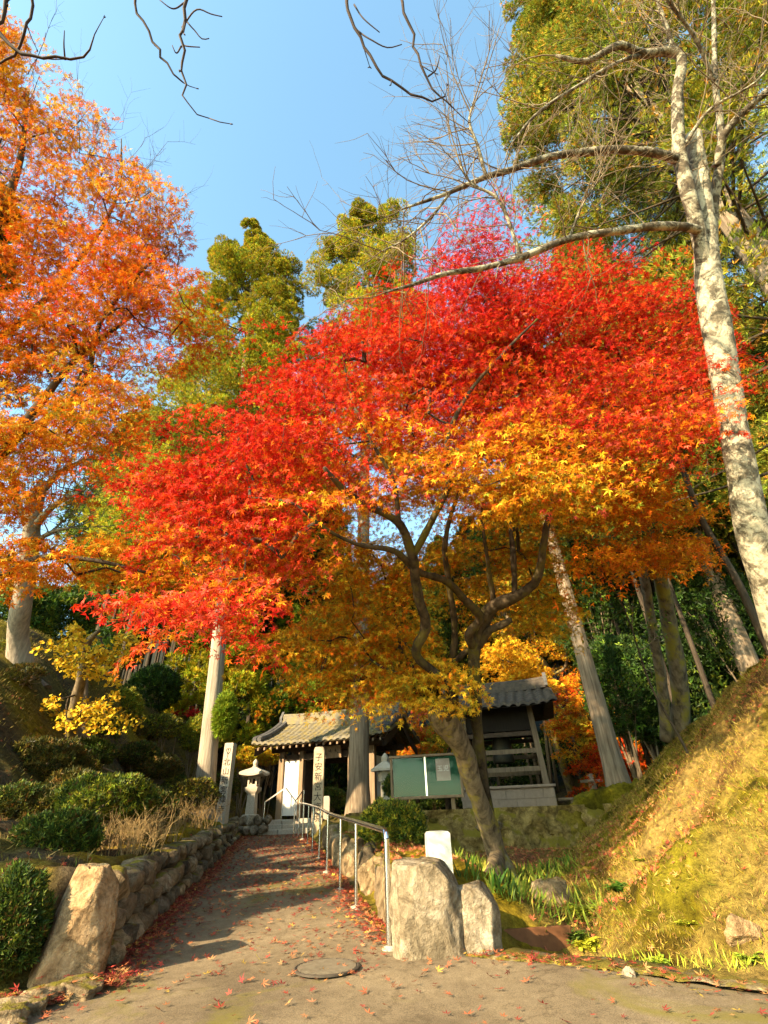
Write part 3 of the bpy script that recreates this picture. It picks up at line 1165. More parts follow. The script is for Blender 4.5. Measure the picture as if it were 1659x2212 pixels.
def signs():
    root, xf, hw_, z = pillar('stone_pillar', 'leaning-looking grey stone pillar with crest and inscription beside the pale cedar trunk', 'stone pillar', 479, 1772, 15.2, 2.12, .25, '', MT['granite'], -.12, .25, zb=1.15)
    root['group'] = 'inscribed stone pillars'
    c, s = math.cos(-.12), math.sin(-.12)
    text_mesh('inscription', '北山新宮禅寺', MT['ink'], root, xf(np.array([[0, -hw_ - .002, 1.62]]))[0], (c, s, 0), (0, 0, 1), (s, -c, 0), .2, .225)
    mb = MB()
    for a in ([(-.06, 1.94), (-.03, 1.88), (0, 1.82), (0, 1.74)], [(.06, 1.96), (.05, 1.88), (0, 1.82)], [(-.06, 1.94), (-.02, 1.97), (.0, 1.92)], [(.06, 1.96), (.02, 1.98), (0, 1.92)], [(.0, 1.92), (0, 1.82)]):
        q = spline(np.array([(x, -hw_ - .003, zz) for x, zz in a]), 8) if len(a) > 2 else np.array([(x, -hw_ - .003, zz) for x, zz in a])
        tube(mb, xf(q), .007, 4)
    mb.build('crest', MT['ink'], root)
    pillar('stone_pillar', 'tall sunlit sandy stone pillar with inscription standing before the gate', 'stone pillar', 686, 1750, 15.9, 2.18, .29, '子安新宮大権現', mat_plain('sandstone', (.56, .43, .27), .85, var=.2, scale=16, bs=.2), 0.03, 1.0, zb=.98)
    pillar('stone_post', 'short white stone post behind the craggy boulder', 'stone post', 950, 1880, 6.1, .50, .235, '', MT['granite_white'], .06, .25)
    pillar('stone_post', 'small grey stone marker between the sandy pillar and the cedar trunk', 'stone post', 705, 1740, 16.8, .62, .2, '', MT['granite'], 0, .8)


signs()


def lantern():
    p = P(542, 1757, 17.2)
    z0 = 1.46
    L_ = (p[0], 17.2, z0)
    root = thing('stone_lantern', 'pale stone lantern with square fire box on the rough terrace by the steps', 'stone lantern', L_)
    xf = XF(L_, -.12)

    def frust(name, prof, m=MT['granite'], parent=root, curve=False):
        mb = MB()
        V, F = [], []
        for zz, s in prof:
            V += [(-s, -s, zz), (s, -s, zz), (s, s, zz), (-s, s, zz)]
        for k in range(len(prof) - 1):
            for j in range(4):
                F.append((4 * k + j, 4 * k + (j + 1) % 4, 4 * k + 4 + (j + 1) % 4, 4 * k + 4 + j))
        n = 4 * (len(prof) - 1)
        F += [(n, n + 1, n + 2, n + 3), (3, 2, 1, 0)]
        mb.add(xf(np.array(V)), F)
        return mb.build(name, m, parent, auto=35)
    frust('base', [(-.1, .2), (.06, .2), (.08, .16)])
    frust('shaft', [(.08, .135), (.62, .115)])
    frust('platform', [(.62, .12), (.7, .19), (.78, .2), (.8, .17)])
    fb = MB()
    s, t = .145, .05
    for a in (-1, 1):
        for b in (-1, 1):
            box(fb, min(a * s, a * (s - t)), min(b * s, b * (s - t)), .8, max(a * s, a * (s - t)), max(b * s, b * (s - t)), 1.09, xf)
    for z1, z2 in ((.8, .87), (1.03, 1.09)):
        for a in (-1, 1):
            box(fb, -s + t, min(a * (s - .004), a * (s - t)), z1, s - t, max(a * (s - .004), a * (s - t)), z2, xf)
            box(fb, min(a * (s - .004), a * (s - t)), -s + t, z1, max(a * (s - .004), a * (s - t)), s - t, z2, xf)
    fb.build('fire_box', MT['granite'], root, smooth=False)
    # curved cap
    mb = MB()
    n, rings = 24, 9
    V = []
    for k in range(rings):
        t = k / (rings - 1)
        rad = .30 * (1 - t) ** 1.3 + .07
        for j in range(n):
            a = 2 * math.pi * j / n + math.pi / 4
            sq = 1 / max(abs(math.cos(a - math.pi / 4 + math.pi / 4)), abs(math.sin(a)))
            sq = min(sq, 1.38)
            up = .05 * (1 - t) * (sq - 1) / .38
            V.append((rad * sq * math.cos(a), rad * sq * math.sin(a), 1.15 + .19 * t ** .8 + up))
    V = np.array(V)
    F = grid_faces(rings, n, True)
    Vb = V[:n].copy()
    Vb[:, 2] -= .06
    mb.add(xf(np.concatenate([Vb, V])), [tuple(int(a) for a in f) for f in grid_faces(rings + 1, n, True)] + [tuple(range(n))[::-1], tuple(range(n * rings, n * rings + n))])
    mb.build('cap', MT['granite'], root, auto=45)
    mb = MB()
    prof = [(1.33, .07), (1.36, .085), (1.39, .055), (1.42, .075), (1.47, .085), (1.52, .06), (1.57, .012)]
    th = np.linspace(0, 2 * math.pi, 16, endpoint=False)
    V = np.array([(rr * math.cos(a), rr * math.sin(a), zz) for zz, rr in prof for a in th])
    mb.add(xf(V), grid_faces(len(prof), 16, True))
    mb.build('finial', MT['granite'], root)


lantern()


# ------------------------------------------------------------------ roofs
def tiled_slope(mb, xf, x0, x1, y_e, z_e, y_r, z_r, nr, nc, sag=.12, amp=.035, lift=.10):
    """eave edge (y_e,z_e) to ridge (y_r,z_r), running x0..x1: round tile rows and stepped courses"""
    nx, ny = nr * 8 + 1, nc * 4 + 1
    U, T = np.meshgrid(np.linspace(0, 1, nx), np.linspace(0, 1, ny), indexing='ij')
    X = x0 + (x1 - x0) * U
    Y = y_e + (y_r - y_e) * T
    Z = z_e + (z_r - z_e) * T - sag * 4 * T * (1 - T) * .5 + lift * (np.abs(U - .5) * 2) ** 4 * (1 - T)
    w = (U * nr) % 1.0
    Z = Z + amp * np.where(np.abs(w - .5) < .32, np.sqrt(np.maximum(0, 1 - ((w - .5) / .32) ** 2)), 0) * 1.0
    st = (T * nc) % 1.0
    Z = Z + .028 * (1 - st)
    jit = .012 * fbm(np.stack([np.floor(U * nr), np.floor(T * nc), X * 0], -1) * 7.3, 3, 1)
    Z = Z + jit
    V = xf(np.stack([X, Y, Z], -1).reshape(-1, 3))
    F = grid_faces(nx, ny)
    flip = (y_r - y_e) * (x1 - x0) < 0
    mb.add(V, F[:, ::-1] if not flip else F)
    # underside sheet and eave lip
    Vu = np.stack([X[::8], Y[::8], (z_e + (z_r - z_e) * T - sag * 2 * T * (1 - T) + lift * (np.abs(U - .5) * 2) ** 4 * (1 - T))[::8] - .07], -1).reshape(-1, 3)
    Fu = grid_faces(nr + 1, ny)
    mb.add(xf(Vu), Fu if not flip else Fu[:, ::-1])
    lipT = np.stack([X[:, 0], Y[:, 0], Z[:, 0]], -1)
    lipB = lipT.copy()
    lipB[:, 2] -= .085
    mb.add(xf(np.stack([lipT, lipB], 1).reshape(-1, 3)), grid_faces(nx, 2))
    for e in (0, -1):
        a = np.stack([X[e], Y[e], Z[e]], -1)
        b = a.copy()
        b[:, 2] -= .10
        mb.add(xf(np.stack([a, b], 1).reshape(-1, 3)), grid_faces(ny, 2))


def ridge(root, xf, x0, x1, y, z, h, w, m, name='ridge', lift=.06):
    mb = MB()
    n = 40
    t = np.linspace(0, 1, n)
    X = x0 + (x1 - x0) * t
    L_ = lift * (np.abs(t - .5) * 2) ** 3
    for k in range(4):
        z0 = z + h * k / 4
        ww = w * (1 - .1 * k) + (.02 if k % 2 else 0)
        ring = np.stack([np.stack([X, np.full(n, y + sy * ww / 2), z0 + L_ + dz], -1) for sy, dz in ((-1, 0), (-1, h / 4), (1, h / 4), (1, 0))], 1)
        mb.add(xf(ring.reshape(-1, 3)), grid_faces(n, 4, True))
        for e, o in ((0, 1), (n - 1, -1)):
            mb.add(xf(ring[e]), [(0, 1, 2, 3)[::o]])
    q = np.stack([X, np.full(n, y), z + h + L_ + .02], -1)
    tube(mb, xf(q), w * .28, 8)
    o = mb.build(name, m, root, auto=40)
    for sx, xx in ((-1, x0), (1, x1)):
        mb = MB()
        prof = [(-.5, -.25), (.5, -.25), (.55, .25), (.36, .6), (.2, .85), (.0, 1.15), (-.2, .85), (-.36, .6), (-.55, .25)]
        sc = w * 1.15
        V = [(xx + sx * (.06 if k else -.04), y + a * sc, z + lift + h * .45 + b * sc) for k in (0, 1) for a, b in prof]
        n_ = len(prof)
        F = [tuple(range(n_)), tuple(range(2 * n_ - 1, n_ - 1, -1))] + [(j, n_ + j, n_ + (j + 1) % n_, (j + 1) % n_) for j in range(n_)]
        mb.add(xf(np.array(V)), F)
        mb.build('ridge_end_tile', MT['tile'], o, smooth=False)


def gate():
    L0 = (-1.95, 19.6, 1.36)
    rz = -.36
    xf = XF(L0, rz)
    root = thing('temple_gate', 'wooden temple gate with mossy tiled roof and white walls at the top of the path', 'gate', L0)
    hwid, dep = 1.72, .95
    mb = MB()
    box(mb, -hwid - .3, -dep - .35, -.32, hwid + .3, dep + .3, 0, xf, .02)
    mb.build('stone_base', MT['granite'], root, smooth=False)
    for x in (-hwid, -.93, .93, hwid):
        for y in (-dep, dep):
            if abs(x) < 1 and y > 0:
                continue
            mb = MB()
            w = .1 if abs(x) > 1 else .085
            box(mb, x - w, y - w, 0, x + w, y + w, 2.04, xf, .012)
            mb.build('post', MT['wood'], root, smooth=False)
    for sx in (-1, 1):
        mb = MB()
        a, b = sorted((sx * 1.018, sx * 1.617))
        box(mb, a, -dep - .03, .12, b, -dep + .03, 1.76, xf)
        mb.build('plaster_panel', MT['plaster'], root, smooth=False)
        mb = MB()
        a, b = sorted((sx * (hwid - .03), sx * (hwid + .03)))
        box(mb, a, -dep + .103, .12, b, dep - .103, 1.76, xf)
        mb.build('side_wall', MT['plaster'], root, smooth=False)
    for y in (-dep, dep):
        for z0, z1, ex in ((1.76, 1.94, 0), (2.041, 2.22, .45)):
            mb = MB()
            if z0 < 1.9:
                for a, b in ((-hwid + .103, -1.018), (-.842, .842), (1.018, hwid - .103)) if y < 0 else ((-hwid + .103, hwid - .103),):
                    box(mb, a, y - .06, z0, b, y + .06, z1, xf)
            else:
                box(mb, -hwid - ex, y - .08, z0, hwid + ex, y + .08, z1, xf, .01)
            mb.build('beam', MT['wood_dark'], root, smooth=False)
    for x in (-hwid, 0, hwid):
        mb = MB()
        box(mb, x - .07, -dep - .7, 2.225, x + .07, dep + .7, 2.36, xf, .01)
        mb.build('crossbeam', MT['wood_dark'], root, smooth=False)
        mb = MB()
        box(mb, x - .07, -.07, 2.365, x + .07, .07, 2.75, xf)
        mb.build('strut', MT['wood_dark'], root, smooth=False)
    for k, (x, y0) in enumerate([(-.8, -.3)]):
        mb = MB()
        box(mb, -.92, -dep + .12, .05, -.86, dep * .6, 1.74, xf)
        mb.build('door_leaf', MT['wood_dark'], root, smooth=False)
    mb = MB()
    box(mb, .86, -dep + .12, .05, .92, dep * .6, 1.74, xf)
    mb.build('door_leaf', MT['wood_dark'], root, smooth=False)
    # name board leaning under the eaves
    bx = lambda V: xf((np.asarray(V) @ np.array([[1, 0, 0], [0, math.cos(.25), -math.sin(.25)], [0, math.sin(.25), math.cos(.25)]]).T) + np.array([.15, -dep - .19, 1.92]))
    mb = MB()
    box(mb, -.5, -.03, -.19, .5, .03, .19, bx, .008)
    pb = mb.build('name_board', MT['wood'], root, smooth=False)
    mb = MB()
    r = np.random.default_rng(3)
    for i in range(4):
        for j in range(6):
            a = r.uniform(-.07, .05, 2)
            v = r.random() < .5
            ex = (.015, .06) if v else (.06, .013)
            box(mb, -.34 + i * .22 + a[0], -.036, a[1], -.34 + i * .22 + a[0] + ex[0], -.031, a[1] + ex[1], bx)
    o = mb.build('brush_strokes', MT['ink'], pb, smooth=False)
    o['kind'] = 'stuff'
    # roof
    rf = MB()
    ye, ze, zr = 1.75, 2.26, 3.12
    xl = 2.55
    tiled_slope(rf, xf, -xl, xl, -ye, ze, 0, zr, 22, 12, sag=.16)
    tiled_slope(rf, xf, -xl, xl, ye, ze, 0, zr, 22, 12, sag=.16)
    roof = rf.build('roof', MT['tile_moss'], root, auto=50)
    ridge(roof, xf, -xl + .12, xl - .12, 0, zr - .05, .3, .26, MT['tile_moss'])
    for sx in (-1, 1):
        for sy in (-1, 1):
            mb = MB()
            for off in (0, .2):
                T = np.linspace(0, 1, 16)
                q = np.stack([np.full(16, sx * (xl - .1 - off)), sy * ye * (1 - T), ze + (zr - ze) * T - .16 * 2 * T * (1 - T) + .09 * (1 - T) + .085], -1)
                tube(mb, xf(q), .085, 8)
                for k in range(15):
                    tube(mb, xf(q[k:k + 2] + (q[k + 1] - q[k]) * .4), .1, 8)
            mb.build('edge_tile_row', MT['tile'], roof, auto=40)
    for sx in (-1, 1):
        mb = MB()
        for sy in (-1, 1):
            T = np.linspace(0, 1, 12)
            y = sy * (ye - .05) * (1 - T)
            zz = ze + (zr - ze) * T - .16 * 2 * T * (1 - T)
            a = np.stack([np.full(12, sx * (xl - .12)), y, zz - .12], -1)
            b = a - (0, 0, .24)
            c = a - (sx * .05, 0, 0)
            d = b - (sx * .05, 0, 0)
            mb.add(xf(np.stack([a, b, d, c], 1).reshape(-1, 3)), grid_faces(12, 4, True))
        mb.build('bargeboard', MT['wood_dark'], roof, smooth=False)
        mb = MB()
        V = [(sx * (hwid + .02), -dep, 2.225), (sx * (hwid + .02), dep, 2.225), (sx * (hwid + .02), 0, 2.9)]
        V += [(x - sx * .05, y, z) for x, y, z in V]
        mb.add(xf(np.array(V)), [(0, 1, 2), (5, 4, 3), (0, 3, 4, 1), (1, 4, 5, 2), (2, 5, 3, 0)])
        mb.build('gable_wall', MT['plaster'], root, smooth=False)
    mb = MB()
    for sy in (-1, 1):
        for k in range(19):
            x = -xl + .25 + k * (2 * xl - .5) / 18
            y0, y1 = sy * (ye - .06), sy * .1
            V = []
            for y, z in ((y0, ze - .10), (y1, zr - .22)):
                V += [(x - .03, y, z), (x + .03, y, z), (x + .03, y, z - .075), (x - .03, y, z - .075)]
            mb.add(xf(np.array(V)), [(0, 1, 5, 4), (1, 2, 6, 5), (2, 3, 7, 6), (3, 0, 4, 7), (3, 2, 1, 0), (4, 5, 6, 7)])
    mb.build('rafters', MT['wood'], root, smooth=False)
    # steps
    sp = thing('stone_steps', 'worn stone steps leading from the path up to the gate', 'steps', (-3.0, 18.0, 1.0))
    r = np.random.default_rng(8)
    for k in range(3):
        mb = MB()
        y0 = 17.35 + k * .36
        x = -4.1
        while x < -2.25:
            w = r.uniform(.5, .8)
            V = MB()
            box(mb, x, y0 + r.normal(0, .015), .9, min(x + w, -2.2) - .015, y0 + .42, 1.02 + (k + 1) * .12 + r.normal(0, .008), None, .025)
            x += w
        mb.build('tread', MT['granite'], sp, smooth=False)


gate()


def bell_tower():
    L0 = (3.3, 16.4, 1.4)
    rz = -.24
    xf = XF(L0, rz)
    root = thing('bell_tower', 'dark wooden bell tower with tiled roof and railings on a block plinth', 'bell tower', L0)
    mb = MB()
    box(mb, -1.22, -1.12, -.1, 1.22, 1.12, .5, xf)
    pl_ = mb.build('plinth', MT['block'], root, smooth=False)
    mb = MB()
    for row in range(2):
        n = 5
        for k in range(-1, n + 1):
            x0 = -1.22 + (k + .45 * row) * 2.44 / n
            x1 = x0 + 2.44 / n
            x0, x1 = max(x0, -1.24), min(x1, 1.24)
            if x1 - x0 < .05:
                continue
            box(mb, x0 + .006, -1.15, .02 + row * .235, x1 - .006, -1.12, .02 + (row + 1) * .235 - .008, xf, .004)
            box(mb, 1.22, x0 * .92 + .006, .02 + row * .235, 1.25, x1 * .92 - .006, .02 + (row + 1) * .235 - .008, xf, .004)
    mb.build('facing_blocks', MT['block'], pl_, smooth=False)
    mb = MB()
    box(mb, -1.3, -1.2, .505, 1.3, 1.2, .57, xf, .01)
    mb.build('coping', MT['block'], pl_, smooth=False)
    for sx in (-1, 1):
        for sy in (-1, 1):
            mb = MB()
            q = [(sx * 1.08, sy * .98, .57), (sx * .96, sy * .87, 2.62)]
            V = []
            for x, y, z in q:
                V += [(x - .075, y - .075, z), (x + .075, y - .075, z), (x + .075, y + .075, z), (x - .075, y + .075, z)]
            mb.add(xf(np.array(V)), [(0, 1, 5, 4), (1, 2, 6, 5), (2, 3, 7, 6), (3, 0, 4, 7), (3, 2, 1, 0), (4, 5, 6, 7)])
            mb.build('post', MT['wood_grey'], root, smooth=False)
    for z in (.9, 1.35, 1.80):
        f = .075 / 1
        for sy in (-1, 1):
            k = 1.08 - (z - .57) * .051
            mb = MB()
            box(mb, -k + .08, sy * k * .905 - .03, z, k - .08, sy * k * .905 + .03, z + .12, xf, .006)
            mb.build('rail', MT['wood_grey'] if z < 1.4 else MT['wood_dark'], root, smooth=False)
            mb = MB()
            box(mb, sy * k - .03, -k * .905 + .08, z, sy * k + .03, k * .905 - .08, z + .12, xf, .006)
            mb.build('rail', MT['wood_dark'], root, smooth=False)
    mb = MB()
    for sy in (-1, 1):
        box(mb, -.93, sy * .9 - .025, 1.95, .93, sy * .9 + .025, 2.6, xf)
        box(mb, sy * .97 - .025, -.87, 1.95, sy * .97 + .025, .87, 2.6, xf)
    mb.build('board_panel', mat_plain('blackened_boards', (.022, .016, .011), .9, var=.5, scale=10, stretch=(6, 6, .3)), root, smooth=False)
    # bronze bell
    mb = MB()
    prof = [(1.2, .3), (1.24, .32), (1.33, .31), (1.75, .28), (1.95, .25), (2.05, .16), (2.09, .02)]
    th = np.linspace(0, 2 * math.pi, 24, endpoint=False)
    mb.add(xf(np.array([(rr * math.cos(a), rr * math.sin(a), zz) for zz, rr in prof for a in th])), grid_faces(len(prof), 24, True))
    mb.build('bell', MT['bronze'], root)
    rf = MB()
    tiled_slope(rf, xf, -1.75, 1.75, -1.6, 2.55, 0, 3.2, 13, 9, sag=.12, amp=.05, lift=.08)
    tiled_slope(rf, xf, -1.75, 1.75, 1.6, 2.55, 0, 3.2, 13, 9, sag=.12, amp=.05, lift=.08)
    roof = rf.build('roof', MT['tile_brown'], root, auto=50)
    ridge(roof, xf, -1.6, 1.6, 0, 3.17, .26, .26, MT['tile_brown'])
    for sx in (-1, 1):
        mb = MB()
        V = [(sx * 1.45, -1.3, 2.55), (sx * 1.45, 1.3, 2.55), (sx * 1.45, 0, 3.05)]
        V += [(x - sx * .05, y, z) for x, y, z in V]
        mb.add(xf(np.array(V)), [(0, 1, 2), (5, 4, 3), (0, 3, 4, 1), (1, 4, 5, 2), (2, 5, 3, 0)])
        mb.build('gable_board', MT['wood_dark'], root, smooth=False)
    # loose plank leaning beside the plinth
    mb = MB()
    box(mb, 1.3, -1.05, .18, 1.85, -.78, .24, xf, .01)
    box(mb, 1.6, -.98, -.1, 1.68, -.86, .178, xf, .01)
    tag(mb.build('side_bench', MT['wood_grey']), 'low weathered plank shelf beside the right end of the bell tower plinth', 'bench')


bell_tower()


def noticeboard():
    a = P(848, 1735, 12.95)
    L0 = (a[0] + .79, 12.75, 1.4)
    rz = -.2
    xf = XF(L0, rz)
    root = thing('notice_board', 'glazed green notice board in a brown frame on two legs left of the maple trunk', 'notice board', L0)
    w, z0, z1 = .82, .28, 1.17
    for x in (-.52, .56):
        mb = MB()
        box(mb, x - .045, .03, -.1, x + .045, .11, z0 - .001, xf, .006)
        mb.build('leg', MT['wood'], root, smooth=False)
    mb = MB()
    box(mb, -w + .05, .0, z0 + .05, w - .05, .04, z1 - .05, xf)
    mb.build('backing', MT['green_board'], root, smooth=False)
    mb = MB()
    box(mb, -w, -.08, z0, w, .08, z0 + .055, xf, .006)
    box(mb, -w - .02, -.1, z1 - .05, w + .02, .1, z1, xf, .006)
    for x in (-w, w - .05):
        box(mb, x, -.08, z0 + .056, x + .05, .08, z1 - .051, xf, .006)
    mb.build('frame', MT['wood'], root, smooth=False)
    mb = MB()
    box(mb, -.02, -.062, z0 + .056, .02, -.045, z1 - .051, xf)
    mb.build('divider', MT['steel'], root, smooth=False)
    for x0, x1, y in ((-w + .052, -.021, -.05), (.021, w - .052, -.056)):
        mb = MB()
        box(mb, x0, y - .003, z0 + .056, x1, y + .003, z1 - .051, xf)
        mb.build('glass_pane', MT['glass'], root, smooth=False)
    mb = MB()
    box(mb, .24, -.006, .62, .56, -.002, 1.07, xf)
    po = mb.build('poster', MT['paper'], root, smooth=False)
    c, s = math.cos(rz), math.sin(rz)
    text_mesh('lettering', '玉児', MT['white_ink'], po, xf(np.array([[.33, -.007, .86]]))[0], (c, s, 0), (0, 0, 1), (s, -c, 0), .13, .14, vertical=False)


noticeboard()


def small_items():
    # manhole cover
    p = P(706, 2086, 4.75)
    z = float(zp(4.75))
    root = thing('manhole_cover', 'round ribbed rusty manhole cover in the asphalt before the craggy boulder', 'manhole cover', (p[0], 4.75, z))
    mb = MB()
    n = 40
    prof = [(.005, .24), (.016, .24), (.02, .228), (.014, .22), (.014, .01)]
    th = np.linspace(0, 2 * math.pi, n, endpoint=False)
    V = np.array([(rr * math.cos(a), rr * math.sin(a), zz) for zz, rr in prof for a in th])
    xf = XF((p[0], 4.75, z - .004), .2)
    mb.add(xf(V), grid_faces(len(prof), n, True))
    mb.build('plate', mat_plain('worn_iron', (.085, .065, .045), .8, .2, var=.4, scale=20, bs=.3), root, auto=40)
    mb = MB()
    for k in range(-6, 7):
        ww = math.sqrt(max(0, .21 ** 2 - (k * .032) ** 2))
        box(mb, -ww, k * .032 - .009, .013, ww, k * .032 + .009, .021, xf)
    mb.build('grid_pattern', MT['iron'], root, smooth=False)
    # rusty weir board and concrete gutter lip
    mb = MB()
    xf = XF((P(1135, 2010, 5.75)[0], 5.85, .28), .15)
    box(mb, -.42, -.02, -.25, .45, .02, .2, xf, .006)
    tag(mb.build('weir_plate', MT['rust']), 'rusty steel plate damming the little gutter behind the narrow boulder', 'steel plate')
    mb = MB()
    xf = XF((3.1, 3.82, float(zp(3.8)) + .015), -.42)
    box(mb, -.85, -.17, -.03, 1.4, .19, .012, xf, .005)
    tag(mb.build('drain_plate', MT['plate']), 'brown steel drain cover at the foot of the bank on the right', 'drain cover')
    # concrete edge strip with moss, between asphalt and bank
    ys = np.linspace(5.12, 2.6, 60)
    mb = MB()
    xr = pr(ys)
    p3 = np.stack([xr, ys, ys * 0], -1)
    e0 = .05 * fbm(p3 * 4, 3, 3)
    e1 = .05 * fbm(p3 * 5, 8, 3)
    tw = np.array([.35, .94])
    ring = []
    for off, dz in ((-.16, -.004), (-.14, .006), (.14, .004), (.2, -.08)):
        ring.append(np.stack([xr + (off + e0) * tw[0] * 1.5, ys + (off + e1) * tw[1], zp(ys) + dz + .016 * fbm(p3 * 7 + off, 5, 4)], -1))
    R = np.stack(ring, 1)
    mb.add(R.reshape(-1, 3), grid_faces(60, 4))
    tag(mb.build('gutter_edge', mat_rock('old_concrete', [(.13, .10, .05), (.30, .23, .12), (.44, .36, .22)], moss=(.17, .13, .015), moss_amt=.66, scale=6)), 'crumbling mossy concrete edge between asphalt and bank', 'kerb')
    # weathered wooden stumps on the left bank
    for u, v, u1, v1, Y, rr, lab in [(68, 1580, 83, 1478, 11.6, .13, 'grey weathered wooden post leaning on the left bank beside a bent branch'),
                                     (183, 1655, 178, 1440, 11.35, .10, 'dark dead post standing against the ginkgo trunk'),
                                     (137, 1790, 148, 1735, 7.9, .12, 'short grey stump under the cloud-shaped azalea')]:
        a, b = P(u, v, Y), P(u1, v1, Y + .05)
        a[2] = Hs(a[0], a[1]) - .1
        mb = MB()
        q = np.linspace(a, b, 14)
        tube(mb, q, np.linspace(rr * 1.15, rr * .9, 14), 14, .2, int(u))
        tag(mb.build('wooden_post', MT['wood_grey'], auto=50), lab, 'wooden post')
    # thin rail and rope on the left bank
    for nm, pts, rr, m, lab, cat in [('garden_rail', [(165, 1632), (230, 1662), (320, 1692), (430, 1750)], .02, 'wood', 'thin bamboo rail slanting down the shaded left bank', 'rail'),
                                     ('boundary_rope', [(50, 1418), (180, 1475), (330, 1560), (470, 1618)], .012, 'rope', 'thin rope strung along the crest of the left hill', 'rope')]:
        Ys = np.linspace(10.5, 14, 4) if nm == 'garden_rail' else np.linspace(14, 19.5, 4)
        q = spline(np.array([P(u, v, Y) for (u, v), Y in zip(pts, Ys)]), 40)
        root = thing(nm, lab, cat, q[0])
        mb = MB()
        tube(mb, q, rr, 6)
        mb.build('bamboo_pole' if nm == 'garden_rail' else 'cord', MT[m], root)
        for k in (4, 17, 30):
            mb = MB()
            g = q[k].copy()
            g[2] = min(Hs(g[0], g[1]), q[k][2] - .15) - .1
            tube(mb, [g, q[k] + (0, 0, .03)], .018, 6)
            mb.build('stake', MT['granite_white'] if k == 17 else MT['wood'], root)
    # small distant stone lantern at the right
    c = P(1283, 1712, 17.5)
    z = Hs(c[0], c[1])
    root = thing('stone_lantern', 'little stone lantern in the shade right of the leaning cedar', 'stone lantern', (c[0], c[1], z))
    for nm, x0, z0, x1, z1 in [('base', .2, -.1, .2, .16), ('shaft', .09, .16, .09, .42), ('cap', .24, .42, .24, .5), ('finial', .07, .5, .07, .66)]:
        mb = MB()
        box(mb, -x0, -x0, z0, x0, x0, z1, XF((c[0], c[1], z), .3), .02)
        mb.build(nm, MT['granite'], root, smooth=False)
    c = P(833, 1690, 16.0)
    z = Hs(c[0], c[1])
    root = thing('stone_lantern', 'snow-viewing stone lantern with wide cap behind the notice board', 'stone lantern', (c[0], c[1], z))
    for nm, x0, z0, z1 in [('shaft', .12, -.1, .82), ('fire_box', .17, .82, 1.08)]:
        mb = MB()
        box(mb, -x0, -x0, z0, x0, x0, z1, XF((c[0], c[1], z), .3), .02)
        mb.build(nm, MT['granite'], root, smooth=False)
    th = np.linspace(0, 2 * math.pi, 6, endpoint=False)
    for nm, prof in (('cap', [(1.08, .42), (1.14, .42), (1.3, .14), (1.33, .1)]), ('finial', [(1.33, .09), (1.42, .11), (1.5, .07), (1.56, .01)])):
        mb = MB()
        mb.add(XF((c[0], c[1], z), 0)(np.array([(rr * math.cos(a), rr * math.sin(a), zz) for zz, rr in prof for a in th])), grid_faces(4, 6, True))
        mb.build(nm, MT['granite'], root, auto=30)


small_items()

# ------------------------------------------------------------------ broadleaf trees
def crown_from_poly(r, polys, dfun, n):
    """spray centres inside outlines of the crown, spread through its depth; dfun(v, rand) -> distance"""
    cs, vs = [], []
    for poly, share in polys:
        k = int(n * share)
        uv = poly_points(r, poly, k)
        D = dfun(uv[:, 1], r.random(k))
        cs.append(np.array([PD(u, v, d) for (u, v), d in zip(uv, D)]))
        vs.append(uv[:, 1])
    return np.concatenate(cs), np.concatenate(vs)


